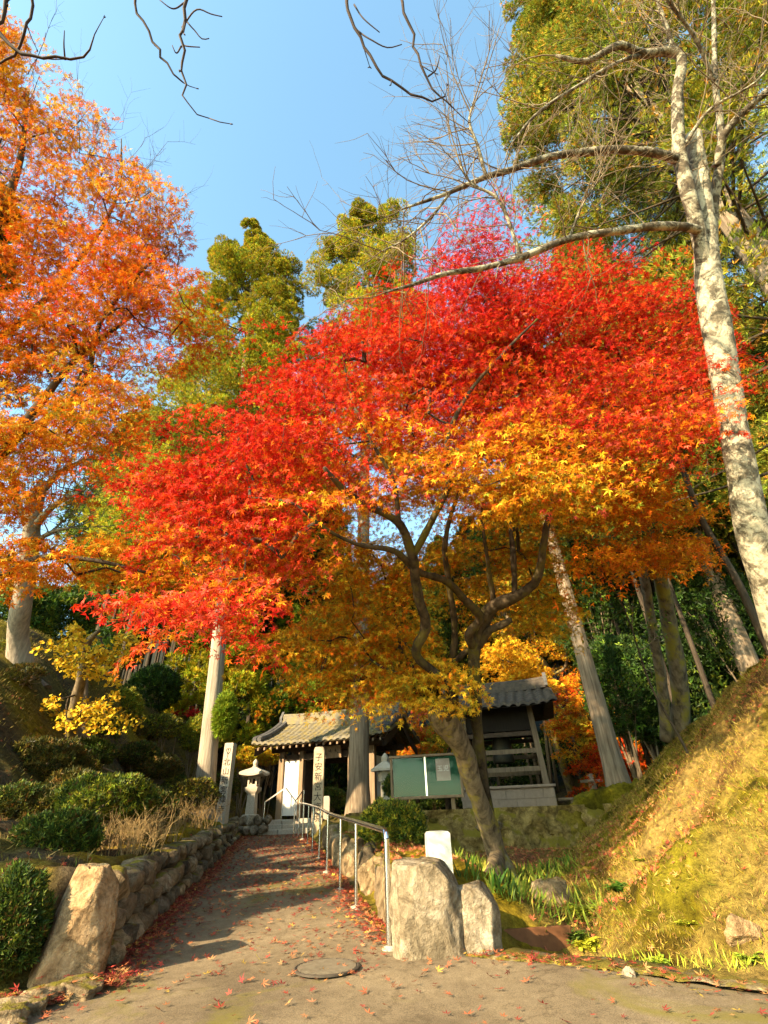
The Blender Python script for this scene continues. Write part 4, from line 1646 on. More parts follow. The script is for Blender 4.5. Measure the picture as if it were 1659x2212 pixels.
def main_maple():
    r = np.random.default_rng(101)
    base = PG(1085, 1893)
    root = thing('maple_tree', 'great spreading maple, red above and orange below, with crooked dark limbs beside the notice board', 'tree', base)
    D0 = float(np.dot(base - CAM, FW))
    mb = MB()
    limbs = []
    tr = [(1090, 1915, D0, .22), (1078, 1868, D0, .165), (1060, 1800, D0, .135), (1032, 1720, D0 - .1, .13), (1002, 1630, D0 - .2, .14), (975, 1575, D0 - .3, .17), (945, 1538, D0 - .4, .15), (938, 1522, D0 - .42, .09)]
    limbs.append(limb(mb, tr, 40, 16, .22, 1))
    for u, v in ((1040, 1905), (1135, 1920), (1120, 1900), (1070, 1935)):
        q = PG(u, v)
        b = px_path(tr)[1, :3]
        tube(mb, spline(np.array([b + (0, 0, .12), (b + q) / 2 + (0, 0, .0), q - (0, 0, .08)]), 10), np.linspace(.12, .05, 10), 8, .2, int(u))
    mb.build('trunk', MT['bark_maple'], root)
    D1 = D0 - .1
    specs = [
        [(1075, 1840, D0 + .15, .10), (1056, 1760, D0 + .15, .105), (1043, 1690, D0 + .12, .11), (1030, 1558, D0 + .1, .105), (1026, 1473, D0, .10), (1026, 1389, D0, .11), (1044, 1350, D0, .11), (1060, 1312, D0 - .1, .11), (1083, 1302, D0 - .2, .10), (1125, 1283, D0 - .3, .09), (1158, 1255, D0 - .4, .08), (1172, 1190, D0 - .5, .065), (1185, 1120, D0 - .6, .05), (1215, 1020, D0 - .5, .04), (1250, 900, D0 - .4, .03)],
        [(960, 1560, D1 - .3, .12), (974, 1500, D1 - .4, .085), (944, 1459, D1 - .5, .085), (898, 1411, D1 - .6, .08), (919, 1361, D1 - .7, .08), (903, 1285, D1 - .9, .075), (891, 1205, D1 - 1.1, .07), (862, 1130, D1 - 1.3, .06), (800, 1095, D1 - 1.5, .05), (745, 1060, D1 - 1.7, .04), (700, 1010, D1 - 1.9, .03)],
        [(1026, 1400, D0, .09), (1012, 1372, D0 - .1, .085), (1037, 1338, D0 - .2, .075), (1004, 1296, D0 - .4, .07), (961, 1254, D0 - .7, .062), (905, 1236, D0 - 1.0, .055), (850, 1190, D0 - 1.4, .045), (770, 1175, D0 - 1.7, .03), (700, 1140, D0 - 1.9, .022), (640, 1090, D0 - 2.0, .014)],
        [(891, 1205, D1 - 1.1, .055), (930, 1130, D1 - 1.3, .05), (970, 1040, D1 - 1.4, .042), (965, 960, D1 - 1.4, .034), (1000, 870, D1 - 1.2, .028), (1090, 760, D1 - .9, .022), (1160, 690, D1 - .5, .016)],
        [(1035, 1395, D0, .075), (1054, 1366, D0 - .1, .07), (1096, 1344, D0 - .2, .06), (1104, 1338, D0 - .2, .05)],
        [(985, 1590, D0 + .1, .1), (978, 1434, D0 + .2, .07), (983, 1360, D0 + .2, .062), (970, 1262, D0 + .1, .055), (961, 1180, D0, .045), (985, 1080, D0, .035), (1060, 950, D0 + .2, .03), (1130, 800, D0 + .6, .022)],
        [(970, 1440, D0 + .15, .06), (1005, 1410, D0 + .1, .05), (1026, 1395, D0, .05)],
        [(1068, 1305, D0 - .1, .05), (1058, 1248, D0 - .2, .045), (1054, 1215, D0 - .3, .035), (1040, 1120, D0 - .5, .025)],
        [(1112, 1284, D0 - .2, .045), (1108, 1192, D0, .05), (1100, 1120, D0 + .2, .03)],
        [(862, 1130, D1 - 1.3, .04), (850, 1040, D1 - 1.4, .03), (800, 950, D1 - 1.3, .024), (760, 860, D1 - 1.0, .018), (740, 760, D1 - .5, .012)],
    ]
    for k, s in enumerate(specs):
        m = MB()
        limbs.append(limb(m, [(a, b_, c_, w_ * .8) for a, b_, c_, w_ in s], 44, 10, .2, 10 + k))
        m.build('limb', MT['bark_maple_limb'], root)
    top = [(680, 700), (720, 660), (780, 640), (850, 630), (930, 600), (1000, 560), (1100, 590), (1180, 575), (1250, 560), (1330, 605), (1420, 625), (1480, 660), (1510, 720), (1545, 800), (1525, 900), (1470, 950), (1430, 980), (1330, 1000), (1200, 1020), (1050, 1030), (900, 1020), (760, 1060), (660, 1150), (600, 1270), (560, 1290), (480, 1300), (420, 1310), (365, 1280), (345, 1180), (350, 1110), (300, 1045), (310, 1000), (410, 935), (470, 935), (560, 900), (590, 830), (630, 760), (690, 740), (640, 690)]
    low = [(730, 1150), (780, 1090), (900, 1040), (1000, 1030), (1200, 1040), (1330, 1040), (1440, 1020), (1420, 1070), (1300, 1120), (1220, 1190), (1250, 1330), (1150, 1400), (1080, 1330), (950, 1280), (860, 1290), (760, 1300), (720, 1240)]
    spire = [(940, 600), (990, 520), (1030, 455), (1070, 520), (1140, 600)]
    skirt = [(505, 1395), (600, 1375), (690, 1340), (715, 1230), (800, 1190), (860, 1280), (900, 1400), (860, 1480), (760, 1500), (640, 1460), (560, 1430)]
    yel = [(900, 1440), (1000, 1430), (1012, 1470), (960, 1500), (900, 1560), (880, 1500)]
    tip = [(385, 1310), (440, 1290), (500, 1270), (470, 1310), (400, 1342)]

    def dfun(v, q):
        return ip(v, [430, 520, 900, 1300], [D0 + .9, D0 + .6, D0 - 1.6, D0 - 2.6]) + (q ** 1.2) * ip(v, [430, 900, 1300], [1.2, 2.6, 2.4])
    c, vs = crown_from_poly(r, [(top, 1), (spire, .035)], dfun, 270)
    ce, vse = crown_from_poly(r, [([(880, 610), (1130, 600), (1150, 1060), (860, 1060)], .75), ([(1150, 640), (1500, 660), (1480, 900), (1150, 1000)], .35)], lambda v, q: D0 + .0 + 1.7 * q, 115)
    c, vs = np.concatenate([c, ce]), np.concatenate([vs, vse])
    c2, vs2 = crown_from_poly(r, [(low, 1)], lambda v, q: D0 + .25 + 2.6 * q, 105)
    c3, vs3 = crown_from_poly(r, [(skirt, 1)], lambda v, q: D0 - .4 + 2.4 * q, 62)
    c4, vs4 = crown_from_poly(r, [(yel, 1)], lambda v, q: D0 - .6 + .5 * q, 9)
    c5, vs5 = crown_from_poly(r, [(tip, 1)], lambda v, q: D0 - 3.0 + .5 * q, 5)
    gold = [(880, 960), (1060, 930), (1240, 960), (1290, 1050), (1150, 1085), (960, 1075), (870, 1030)]
    c6, vs6 = crown_from_poly(r, [(gold, 1)], lambda v, q: D0 - 2.0 + .9 * q, 17)
    C = np.concatenate([c, c2, c3, c4, c5, c6])
    kind = np.concatenate([vs, vs2 + 230, vs3 * 0 + 1600, vs4 * 0 + 1700, vs5 - 250, vs6 + 190])
    stops = [(450, [RED + (3,), CRIM + (2,), SCAR + (.5,)]), (700, [RED + (3,), SCAR + (2,), CRIM + (1.5,)]), (880, [SCAR + (3,), RED + (2,), PINK, ORNG + (.8,)]), (1000, [SCAR + (1.5,), PINK + (2,), ORNG + (2,), AMBR + (1.6,)]), (1130, [ORNG + (2,), PINK + (.8,), AMBR + (3,), YELL + (1.4,)]), (1300, [AMBR + (3,), YELL + (2.4,), ORNG, GRNY + (.6,)]), (1500, [AMBR, OLIV + (2,), ORNG, YELL]), (1700, [YELL + (3,), AMBR, GRNY])]
    base_v = kind + r.normal(0, 75, len(kind)) - np.where(C[:, 0] < -1.0, 210, 0) + np.where(C[:, 0] > -.5, 55, 0)
    base_v = np.where(kind == 1600, 1430 + r.normal(0, 80, len(kind)), base_v)
    mb = MB()
    sprays(mb, r, C, r.uniform(.5, .95, len(C)), .035, 250, .062, T_MAPLE, lambda idx, pos: lerp_pal(r, base_v[idx], stops))
    mb.build('crown', MT['maple'], root, smooth=False)
    mb = MB()
    grow(mb, r, limbs, C, rtip=.0045, rmax=.035, step=.3, sides=4, wob=.05, sag=.04)
    o = mb.build('branches', MT['bark_dark'], root)
    o['kind'] = 'stuff'


main_maple()


def poly_tree(name, label, cat, trunk_rows, polys, dfun, nsp, nleaf, rad, size, stops, tmpl=T_STAR, bark='bark_maple', seed=1, group=None, thick=.09, leafmat='maple', base=None, extra_limbs=(), vspread=60, rtip=.006, sides=10, jit=.22):
    r = np.random.default_rng(seed)
    b = px_path(trunk_rows[:1])[0, :3] if base is None else np.array(base)
    root = thing(name, label, cat, b, group)
    mb = MB()
    limbs = [limb(mb, trunk_rows, 36, sides, .16, seed)]
    for k, e in enumerate(extra_limbs):
        limbs.append(limb(mb, e, 24, 8, .15, seed + k + 1))
    mb.build('trunk', MT[bark], root)
    C, vs = crown_from_poly(r, polys, dfun, nsp)
    bv = vs + r.normal(0, vspread, len(vs))
    mb = MB()
    sprays(mb, r, C, r.uniform(.7, 1.2, len(C)) * rad, thick, nleaf, size, tmpl, lambda idx, pos: lerp_pal(r, bv[idx], stops, jit))
    mb.build('crown', MT[leafmat], root, smooth=False)
    mb = MB()
    grow(mb, r, limbs, C, rtip=rtip, rmax=.06, step=.4, sides=4, wob=.06, sag=.05)
    o = mb.build('branches', MT['bark_dark'] if bark != 'bark_pale' else MT['twig'], root)
    o['kind'] = 'stuff'
    return root


# orange maple on the left, trunk just outside the picture
ORST = [(60, [YELL + (2.5,), AMBR + (4,), ORNG]), (330, [AMBR + (4,), ORNG + (2,), YELL + (3,)]), (520, [ORNG + (3,), SCAR + (.4,), AMBR + (4,), (.4, .09, .008, 1)]), (700, [ORNG + (3,), SCAR + (1,), AMBR + (2,), (.36, .11, .008, 2)]), (900, [AMBR + (3,), ORNG + (2,), OLIV + (2,), YELL]), (1200, [AMBR + (3,), ORNG + (2,), YELL])]
big = [(-120, 30), (20, 40), (70, 90), (120, 170), (180, 250), (235, 345), (320, 395), (400, 480), (445, 560), (440, 660), (440, 745), (370, 770), (335, 810), (270, 880), (255, 960), (190, 985), (130, 1060), (100, 1110), (0, 1100), (-120, 1200)]
lowl = [(-80, 1170), (60, 1160), (200, 1150), (300, 1190), (390, 1215), (330, 1265), (200, 1240), (60, 1250), (-80, 1260)]
D_ = 6.0
_b = np.array([-6.9, 5.4, Hs(-6.9, 5.4)])
poly_tree('maple_tree', 'tall orange maple leaning in over the left edge of the picture', 'tree',
          [(-330, 1480, 6.4, .24), (-300, 1200, 6.6, .2), (-230, 1000, 7.0, .16), (-120, 780, 7.4, .12), (-40, 560, 7.8, .08), (40, 360, 8.2, .05), (60, 200, 8.6, .03)],
          [(big, .9), (lowl, .1)], lambda v, q: ip(v, [0, 400, 900, 1250], [7.6, 7.0, 5.6, 5.2]) + 2.0 * q, 235, 210, .60, .068, ORST, T_MAPLE, 'bark_dark', 55,
          extra_limbs=[[(-300, 1200, 6.6, .12), (-120, 1080, 6.5, .1), (0, 985, 6.4, .07), (80, 880, 6.4, .055), (160, 780, 6.6, .04), (260, 700, 7, .03), (340, 640, 7.2, .02)],
                       [(-310, 1290, 6.4, .11), (-100, 1280, 6.0, .07), (0, 1245, 5.8, .05), (90, 1205, 5.7, .04), (200, 1210, 5.7, .028), (330, 1240, 5.8, .015)],
                       [(-120, 780, 7.4, .07), (40, 700, 7.2, .05), (140, 600, 7.2, .036), (215, 500, 7.4, .026), (260, 400, 7.7, .015), (262, 300, 7.9, .009)],
                       [(-230, 1000, 7.0, .09), (-60, 960, 6.6, .07), (60, 930, 6.4, .05), (180, 830, 6.5, .04), (215, 700, 6.8, .03), (330, 560, 7.1, .018)]], base=_b, vspread=70, thick=.045)

# bare twigs above the orange maple
def bare_top():
    r = np.random.default_rng(77)
    mb = MB()
    for u, v, D in [(150, 420, 8.2), (200, 470, 8.2), (250, 520, 8), (300, 560, 7.8), (340, 600, 7.7), (120, 330, 8.4), (380, 600, 7.5), (230, 440, 8.2), (60, 160, 8.6), (280, 470, 8.1), (320, 520, 8.0), (30, 240, 8.5)]:
        a = PD(u, v, D)
        d = PD(u + 40, v - 160, D + .2) - a
        twigs(mb, r, a, d, r.uniform(.9, 1.5), .010, 3, 3, .2, (2, 4))
    o = mb.build('bare_twigs', MT['twig_dark'], bpy.data.objects['maple_tree.001'])
    o['kind'] = 'stuff'


bare_top()

YST = [(1000, [ORNG, AMBR + (2,)]), (1250, [AMBR + (3,), ORNG, OLIV]), (1450, [YELL + (2,), AMBR + (2,), OLIV]), (1650, [YELL, OLIV + (2,), AMBR + (1.5,), GRNY])]


def gd(u, v, y0=5):
    q = PG(u, v, y0)
    return float(np.dot(q - CAM, FW)), q


d, q = gd(1242, 1712)
poly_tree('maple_tree', 'yellow maple with gnarled mottled trunk in front of the right bell tower post', 'tree',
          [(1242, 1730, d, .24), (1225, 1680, d, .19), (1203, 1614, d, .165), (1186, 1510, d, .15), (1172, 1431, d - .1, .15), (1140, 1414, d - .3, .13), (1108, 1366, d - .5, .10), (1095, 1330, d - .6, .06)],
          [([(1010, 1270), (1110, 1230), (1230, 1260), (1330, 1380), (1340, 1460), (1200, 1480), (1090, 1400), (1000, 1340)], 1)], lambda v, q: d - 1.5 + 3.5 * q, 40, 160, .8, .085, YST, T_STAR, 'bark_maple', 61, base=q,
          extra_limbs=[[(1180, 1470, d, .07), (1198, 1456, d, .06), (1217, 1445, d, .055), (1222, 1389, d, .045), (1200, 1310, d, .03)]])
q = P(1462, 1590, 10.6)
q[2] = Hs(q[0], q[1])
d = float(np.dot(q - CAM, FW))
poly_tree('maple_tree', 'orange maple with a pair of mottled trunks on the crest of the right bank', 'tree',
          [(1466, 1600, d, .19), (1468, 1480, d, .15), (1452, 1380, d, .14), (1430, 1260, d, .13), (1415, 1200, d, .12), (1405, 1130, d - .3, .05)],
          [([(1240, 1215), (1330, 1175), (1420, 1145), (1500, 1190), (1530, 1215), (1430, 1200), (1340, 1215), (1250, 1235)], .5), ([(1310, 1105), (1400, 1060), (1470, 1070), (1535, 1110), (1440, 1110), (1340, 1130)], .3), ([(1300, 1000), (1420, 1010), (1440, 1060), (1300, 1080)], .2)],
          lambda v, q: d - 3 + 3.0 * q, 52, 120, .6, .08, [(1000, [ORNG + (2,), AMBR]), (1230, [ORNG + (2,), AMBR + (3,)])], T_STAR, 'bark_maple', 62, base=q,
          extra_limbs=[[(1440, 1598, d - .1, .12), (1430, 1480, d - .1, .10), (1408, 1350, d - .1, .095), (1390, 1240, d, .09), (1380, 1200, d, .07)]])
# maples beyond the bell tower and the gate
for k, (tu, tv, Y, poly, n, lab, st) in enumerate([
    (1075, 1640, 21, [(1020, 1330), (1130, 1400), (1190, 1480), (1060, 1490), (1035, 1440)], 40, 'bright yellow maple rising straight behind the bell tower roof', [(1300, [YELL + (3,), AMBR]), (1500, [YELL + (2,), AMBR + (2,)])]),
    (1290, 1660, 20, [(1180, 1480), (1330, 1400), (1390, 1560), (1370, 1690), (1220, 1690), (1200, 1600)], 70, 'yellow and orange maple low behind the leaning cedar trunk', [(1400, [ORNG + (2,), AMBR + (2,), SCAR]), (1560, [AMBR + (2,), YELL, ORNG]), (1680, [OLIV + (2,), YELL + (2,), GRNY])]),
    (1310, 1300, 19, [(1090, 1180), (1200, 1150), (1290, 1240), (1320, 1330), (1180, 1330), (1100, 1290)], 40, 'amber maple high between the great maple limbs and the leaning cedar', [(1150, [AMBR, OLIV, GRNY]), (1320, [AMBR + (2,), OLIV + (2,)])]),
    (730, 1600, 25, [(585, 1560), (605, 1505), (660, 1480), (760, 1490), (870, 1485), (890, 1560), (830, 1590), (740, 1560), (640, 1575)], 46, 'pinkish red maple spreading above the gate roof', [(1480, [SCAR + (2,), PINK + (3,), ORNG]), (1590, [PINK + (2,), ORNG + (2,)])]),
    (900, 1690, 22, [(850, 1560), (930, 1500), (960, 1600), (930, 1690), (880, 1690)], 34, 'small orange and green maple between gate and bell tower', [(1500, [ORNG + (2,), PINK, AMBR]), (1680, [ORNG + (2,), GRNY + (2,), AMBR])]),
    (965, 1640, 19, [(940, 1560), (1000, 1560), (1010, 1650), (950, 1660)], 14, 'little yellow green maple behind the notice board', [(1550, [GRNY + (2,), YELL]), (1650, [GRNY, OLIV])]),
    (880, 1560, 23, [(690, 1330), (800, 1290), (930, 1300), (960, 1420), (930, 1500), (820, 1480), (720, 1440)], 60, 'olive and gold maple behind the great maple limbs', [(1300, [AMBR, OLIV + (2,), GRNY + (2,)]), (1480, [GRNY + (2,), OLIV, YELL])]),
    (1345, 1700, 18, [(1230, 1640), (1330, 1590), (1400, 1650), (1390, 1700), (1260, 1700)], 22, 'low scarlet maple on the shaded slope below the twin trunks', [(1600, [ORNG, SCAR]), (1700, [SCAR, ORNG])]),
    (402, 1585, 21, [(375, 1540), (415, 1530), (430, 1570), (385, 1580)], 8, 'tiny dark red maple at the foot of the dark wood', [(1500, [CRIM, RED]), (1600, [CRIM])]),
]):
    p = P(tu, tv, Y)
    b = np.array([p[0], Y, Hs(p[0], Y)])
    dd = float(np.dot(p - CAM, FW))
    cc = np.mean(poly, 0)
    m = dd / FPX
    vb = tv
    for _ in range(40):
        if P(tu, vb, Y)[2] > b[2]:
            vb += 8
    tr = .05 + .02 * (k % 3) if k < 8 else .03
    poly_tree('maple_tree', lab, 'tree', [(tu + 6, vb, dd, tr * 1.2), (tu, tv, dd, tr), ((tu + cc[0]) / 2, (tv + cc[1]) / 2, dd, tr * .7), (cc[0], cc[1], dd, tr * .35)],
              [(poly, 1)], lambda v, q: dd - .8 + 2.4 * q, n, 130, .75 if k < 8 else .3, .11 if k < 8 else .08, st, T_STAR, 'bark_dark' if k % 2 else 'bark_maple', 200 + k, base=b, sides=8)

# ginkgo on the left bank
d, q = gd(150, 1622)
poly_tree('ginkgo_tree', 'small bright yellow ginkgo with bare lower trunk on the left bank', 'tree',
          [(146, 1640, d, .13), (152, 1590, d, .115), (165, 1510, d, .105), (182, 1440, d, .09), (195, 1380, d, .06), (215, 1362, d, .03)],
          [([(92, 1395), (150, 1350), (215, 1385), (300, 1362), (328, 1385), (290, 1400), (240, 1440), (262, 1480), (200, 1460), (150, 1470), (130, 1420)], .62), ([(98, 1500), (150, 1540), (220, 1500), (260, 1488), (262, 1520), (310, 1570), (230, 1570), (150, 1585), (110, 1535)], .38)],
          lambda v, q: d - .7 + 1.4 * q, 62, 42, .26, .085, [(1300, [YELL + (4,), (.74, .5, .03)]), (1600, [YELL + (3,), (.74, .5, .03), GRNY + (.4,)])], T_FAN, 'bark_maple', 70, base=q, thick=.08)

# pale bare tree far left with twigs
def bare_tree(name, label, rows, extra, seed, bark, tw, base, ntw=(3, 5), depth=3, length=1.4, twr=.02):
    r = np.random.default_rng(seed)
    root = thing(name, label, 'tree', base)
    mb = MB()
    L = [limb(mb, rows, 44, 16, .12, seed)]
    mb.build('trunk', MT[bark], root)
    tips = MB()
    for k, e in enumerate(extra):
        m = MB()
        if bark == 'bark_lichen' and k > 2:
            e = [(a, b_, c_, w_ * .82) for a, b_, c_, w_ in e]
        q = limb(m, e, 40, 10, .16, seed + k)
        m.build('limb', MT[bark if e[0][3] > .05 and bark != 'bark_lichen' else ('bark_limb' if bark == 'bark_lichen' else tw)], root)
        L.append(q)
    for q in L[1:]:
        for i in range(8, len(q), max(2, int(30 / (ntw[1] * 2)))):
            d = nrm(nrm(q[i] - q[i - 1]) * .7 + r.normal(0, .6, 3) + np.array([0, 0, .15]))
            twigs(tips, r, q[i], d, length * r.uniform(.5, 1.0), twr * r.uniform(.4, .8), depth - 1, 4, .28, (2, 4))
        twigs(tips, r, q[-1], q[-1] - q[-3], length * .8, twr * .7, depth - 1, 4, .3, (3, 5))
    o = tips.build('twigs', MT[tw], root)
    o['kind'] = 'stuff'
    return root


d, q = gd(50, 1440)
bare_tree('bare_tree', 'pale grey bare tree standing on the hill crest at the far left', [(45, 1470, d, .34), (38, 1400, d, .24), (48, 1300, d, .21), (62, 1210, d, .19), (70, 1130, d, .165), (80, 1075, d, .15), (95, 1040, d, .1)],
          [[(68, 1150, d, .1), (40, 1090, d, .07), (30, 1030, d, .04)], [(72, 1140, d, .09), (120, 1090, d - .3, .06), (180, 1060, d - .5, .035)], [(80, 1075, d, .09), (130, 1020, d, .06), (190, 990, d, .03)], [(66, 1180, d, .07), (110, 1150, d, .045), (150, 1140, d, .03)]], 31, 'bark_pale', 'twig', q, length=1.8, twr=.022)


def cherry():
    D = 5.4
    base = np.array([4.75, 5.9, Hs(4.75, 5.9)])
    rows = [(1790, 1640, D, .26), (1735, 1500, D, .2), (1655, 1260, D, .168), (1612, 1080, D, .15), (1585, 930, D + .1, .142), (1555, 760, D + .2, .15), (1532, 610, D + .3, .15), (1522, 480, D + .4, .115), (1510, 380, D + .5, .105), (1497, 292, D + .6, .095)]
    D2 = D + .3
    ex = [
        [(1535, 640, D2, .09), (1512, 520, D2, .085), (1490, 425, D2, .08), (1470, 340, D2 + .1, .075), (1463, 212, D2 + .2, .065), (1458, 112, D2 + .3, .06), (1430, 112, D2 + .3, .05), (1389, 117, D2 + .2, .045), (1345, 98, D2 + .1, .04), (1256, 133, D2, .03), (1200, 120, D2, .016)],
        [(1537, 560, D2 + .2, .07), (1540, 451, D2 + .3, .065), (1552, 372, D2 + .3, .055), (1558, 292, D2 + .4, .045), (1545, 180, D2 + .4, .035), (1543, 90, D2 + .5, .028), (1540, -40, D2 + .6, .022)],
        [(1548, 360, D2 + .3, .05), (1566, 290, D2 + .2, .045), (1628, 223, D2 + .1, .04), (1690, 170, D2, .035)],
        [(1468, 345, D2 + .1, .07), (1415, 330, D2, .06), (1362, 324, D2, .056), (1256, 329, D2 - .1, .052), (1203, 336, D2 - .1, .048), (1096, 369, D2 - .2, .042), (1050, 382, D2 - .3, .036), (974, 415, D2 - .4, .026), (900, 441, D2 - .5, .018), (868, 452, D2 - .6, .01)],
        [(1525, 505, D2, .07), (1490, 492, D2 - .1, .058), (1415, 489, D2 - .2, .054), (1335, 499, D2 - .3, .05), (1229, 516, D2 - .4, .046), (1123, 557, D2 - .5, .042), (1043, 579, D2 - .6, .036), (964, 591, D2 - .7, .03), (884, 617, D2 - .8, .022), (831, 632, D2 - .9, .012)],
        [(1125, 556, D2 - .5, .026), (1110, 510, D2 - .5, .024), (1096, 470, D2 - .5, .022), (1070, 425, D2 - .5, .02), (1017, 395, D2 - .5, .014), (995, 360, D2 - .5, .008)],
        [(1390, 118, D2 + .2, .03), (1351, 128, D2 + .1, .026), (1256, 181, D2, .024), (1150, 255, D2 - .1, .02), (1107, 308, D2 - .2, .012)],
        [(1050, 382, D2 - .3, .024), (1033, 319, D2 - .3, .02), (1014, 255, D2 - .3, .016), (1022, 223, D2 - .3, .01)],
        [(1545, 180, D2 + .4, .03), (1500, 80, D2 + .2, .025), (1440, 0, D2, .02)],
        [(1460, 120, D2 + .3, .035), (1440, 60, D2 + .3, .03), (1410, -30, D2 + .3, .02)],
        [(974, 415, D2 - .4, .02), (930, 470, D2 - .5, .016), (870, 520, D2 - .6, .012), (820, 545, D2 - .7, .008)],
        [(1470, 330, D2 + .1, .03), (1530, 240, D2, .022), (1640, 170, D2 - .2, .014), (1700, 60, D2 - .3, .01)],
        [(1229, 516, D2 - .4, .02), (1260, 440, D2 - .4, .014), (1300, 380, D2 - .4, .009)],
    ]
    bare_tree('cherry_tree', 'bare lichen-speckled cherry tree with long arching limbs at the right edge', rows, ex, 93, 'bark_lichen', 'twig', base, ntw=(3, 6), depth=3, length=.95, twr=.011)


cherry()


def overhang():
    """limbs of a bare tree that stands behind the camera and reaches over the view"""
    r = np.random.default_rng(12)
    b = np.array([-1.8, -4.2, Hs(-1.8, -4.2)])
    root = thing('overhanging_tree', 'dark bare twigs hanging into the top of the sky from a tree overhead', 'tree', b)
    mb = MB()
    crown = np.array([-1.4, -2.2, 6.8])
    tube(mb, spline(np.array([b - (0, 0, .2), b + (0.1, .3, 2.4), b + (.2, 1.0, 4.4), crown]), 30), np.linspace(.24, .12, 30), 12, .15, 4)
    mb.build('trunk', MT['bark_dark'], root)
    D = 4.2
    sets = [
        [(-30, 40, .022), (20, 95, .016), (70, 120, .013), (150, 125, .010), (190, 113, .008), (212, 84, .005)],
        [(288, -20, .014), (300, 30, .012), (335, 100, .011), (370, 150, .009), (394, 172, .007)],
        [(405, -20, .014), (398, 60, .012), (393, 120, .010), (392, 175, .008), (398, 212, .006), (420, 235, .005), (452, 252, .004)],
        [(750, -20, .015), (762, 45, .013), (795, 115, .012), (845, 180, .010), (905, 212, .009), (960, 212, .006)],
        [(862, -20, .014), (885, 60, .012), (905, 130, .011), (930, 185, .009), (985, 238, .005)],
        [(25, -20, .018), (10, 40, .014), (-20, 90, .01)],
        [(75, -20, .014), (60, 50, .012), (20, 120, .010), (-10, 140, .008)],
    ]
    tips = MB()
    for k, s in enumerate(sets):
        dd = D + .4 * math.sin(k * 2.1)
        q0 = px_path([(u, v, dd, w) for u, v, w in s])
        start = q0[0, :3]
        back = [crown, crown * .5 + start * .5 + np.array([0, 0, 1.1]), start + (start - q0[1, :3]) * 2 + np.array([0, -.1, .1])]
        q = np.concatenate([np.array([np.append(p, w) for p, w in zip(back, (.05, .035, .022))]), q0])
        q = spline(q, 60)
        m = MB()
        w = q[:, :3] + r.normal(0, .012, (60, 3))
        tube(m, w, np.maximum(q[:, 3], .0035), 6)
        m.build('limb', MT['twig_dark'], root)
        for i in range(34, 60, 5):
            t = nrm(q[i, :3] - q[i - 1, :3])
            d_ = nrm(t + r.normal(0, .6, 3))
            L_ = r.uniform(.06, .22)
            p = [w[i], w[i] + d_ * L_ * .5, w[i] + d_ * L_ + np.array([0, 0, .03])]
            tube(tips, p, [.005, .004, .003], 4)
            for _ in range(2):
                tube(tips, [p[-1], p[-1] + nrm(d_ + r.normal(0, .5, 3)) * .02], [.006, .003], 4)
    for (u0, v0), pts in [((393, 60), [(430, 20), (455, 30), (480, 36)]), ((398, 40), [(420, 65), (440, 85), (452, 83)]), ((392, 90), [(405, 100), (432, 102)]), ((392, 100), [(378, 112), (372, 98)]), ((400, 5), [(370, 18), (345, 0)]), ((925, 165), [(942, 150), (950, 120)]), ((140, 125), [(138, 95), (139, 66)]), ((765, 60), [(800, 85), (840, 103), (868, 96)]), ((765, 10), [(790, 45), (820, 70)])]:
        q = spline(np.array([PD(u0, v0, D + .1)] + [PD(u, v, D) for u, v in pts]), 14)
        tube(tips, q, np.linspace(.008, .004, 14), 5)
    o = tips.build('twigs', MT['twig_dark'], root)
    o['kind'] = 'stuff'


overhang()


# ------------------------------------------------------------------ conifers
def cedar_crown(r, mb, base, h, z0, rad, npuff, ntuft, size, pal, lean=(0, 0), prof=None, tmpl=T_TUFT, flat=.75, puff=1.0):
    t = np.linspace(0, 1, npuff) ** .85
    if prof is None:
        prof = ([0, .15, .5, .85, 1], [.65, 1, .8, .45, .08])
    zz = z0 + (h - z0) * t
    R = rad * np.interp(t, *prof)
    ang = np.arange(npuff) * 2.399 + r.normal(0, .4, npuff)
    k = r.uniform(.68, 1.0, npuff)
    cx = base[0] + lean[0] * zz / h + np.cos(ang) * R * k
    cy = base[1] + lean[1] * zz / h + np.sin(ang) * R * k
    C = np.stack([cx, cy, base[2] + zz + r.normal(0, .3, npuff)], 1)
    pr_ = np.maximum(.28, .36 * R + .2) * r.uniform(.75, 1.25, npuff) * puff
    ns = 7
    sd = nrm(r.normal(size=(npuff, ns, 3)) * np.array([1, 1, .6]) + np.array([0, 0, .3]))
    SC_ = C[:, None] + sd * (pr_[:, None, None] * r.uniform(.45, .95, (npuff, ns, 1))) * np.array([1, 1, flat])
    SR = pr_[:, None] * r.uniform(.26, .5, (npuff, ns))
    n = npuff * ntuft
    idx = np.repeat(np.arange(npuff), ntuft)
    js = r.integers(0, ns, n)
    dv = nrm(r.normal(size=(n, 3)) + np.array([0, 0, .3]))
    pos = SC_[idx, js] + dv * (SR[idx, js] * r.uniform(.35, 1.05, n) ** .35)[:, None] * np.array([1, 1, .8])
    axis = np.array([base[0], base[1], 0]) * np.array([1, 1, 0])
    out = pos - np.stack([base[0] + lean[0] * (pos[:, 2] - base[2]) / h, base[1] + lean[1] * (pos[:, 2] - base[2]) / h, pos[:, 2] - .4], 1)
    up = nrm(.8 * dv + .6 * nrm(out) + r.normal(0, .3, (n, 3)) + np.array([0, 0, .25]))
    nr = nrm(r.normal(size=(n, 3)) + .6 * SUNV)
    col = pick(r, pal, n, .22)
    # each bough has its own tone
    tone = np.exp(r.normal(0, .16, npuff))[idx][:, None]
    scatter(mb, tmpl, pos, up, nr, size * r.uniform(.7, 1.25, n), np.clip(col * tone, 0, .9))
    return C


YG = (.38, .32, .012)
OCH = (.42, .28, .016)
MG = (.13, .18, .02)
LG = (.22, .27, .016)


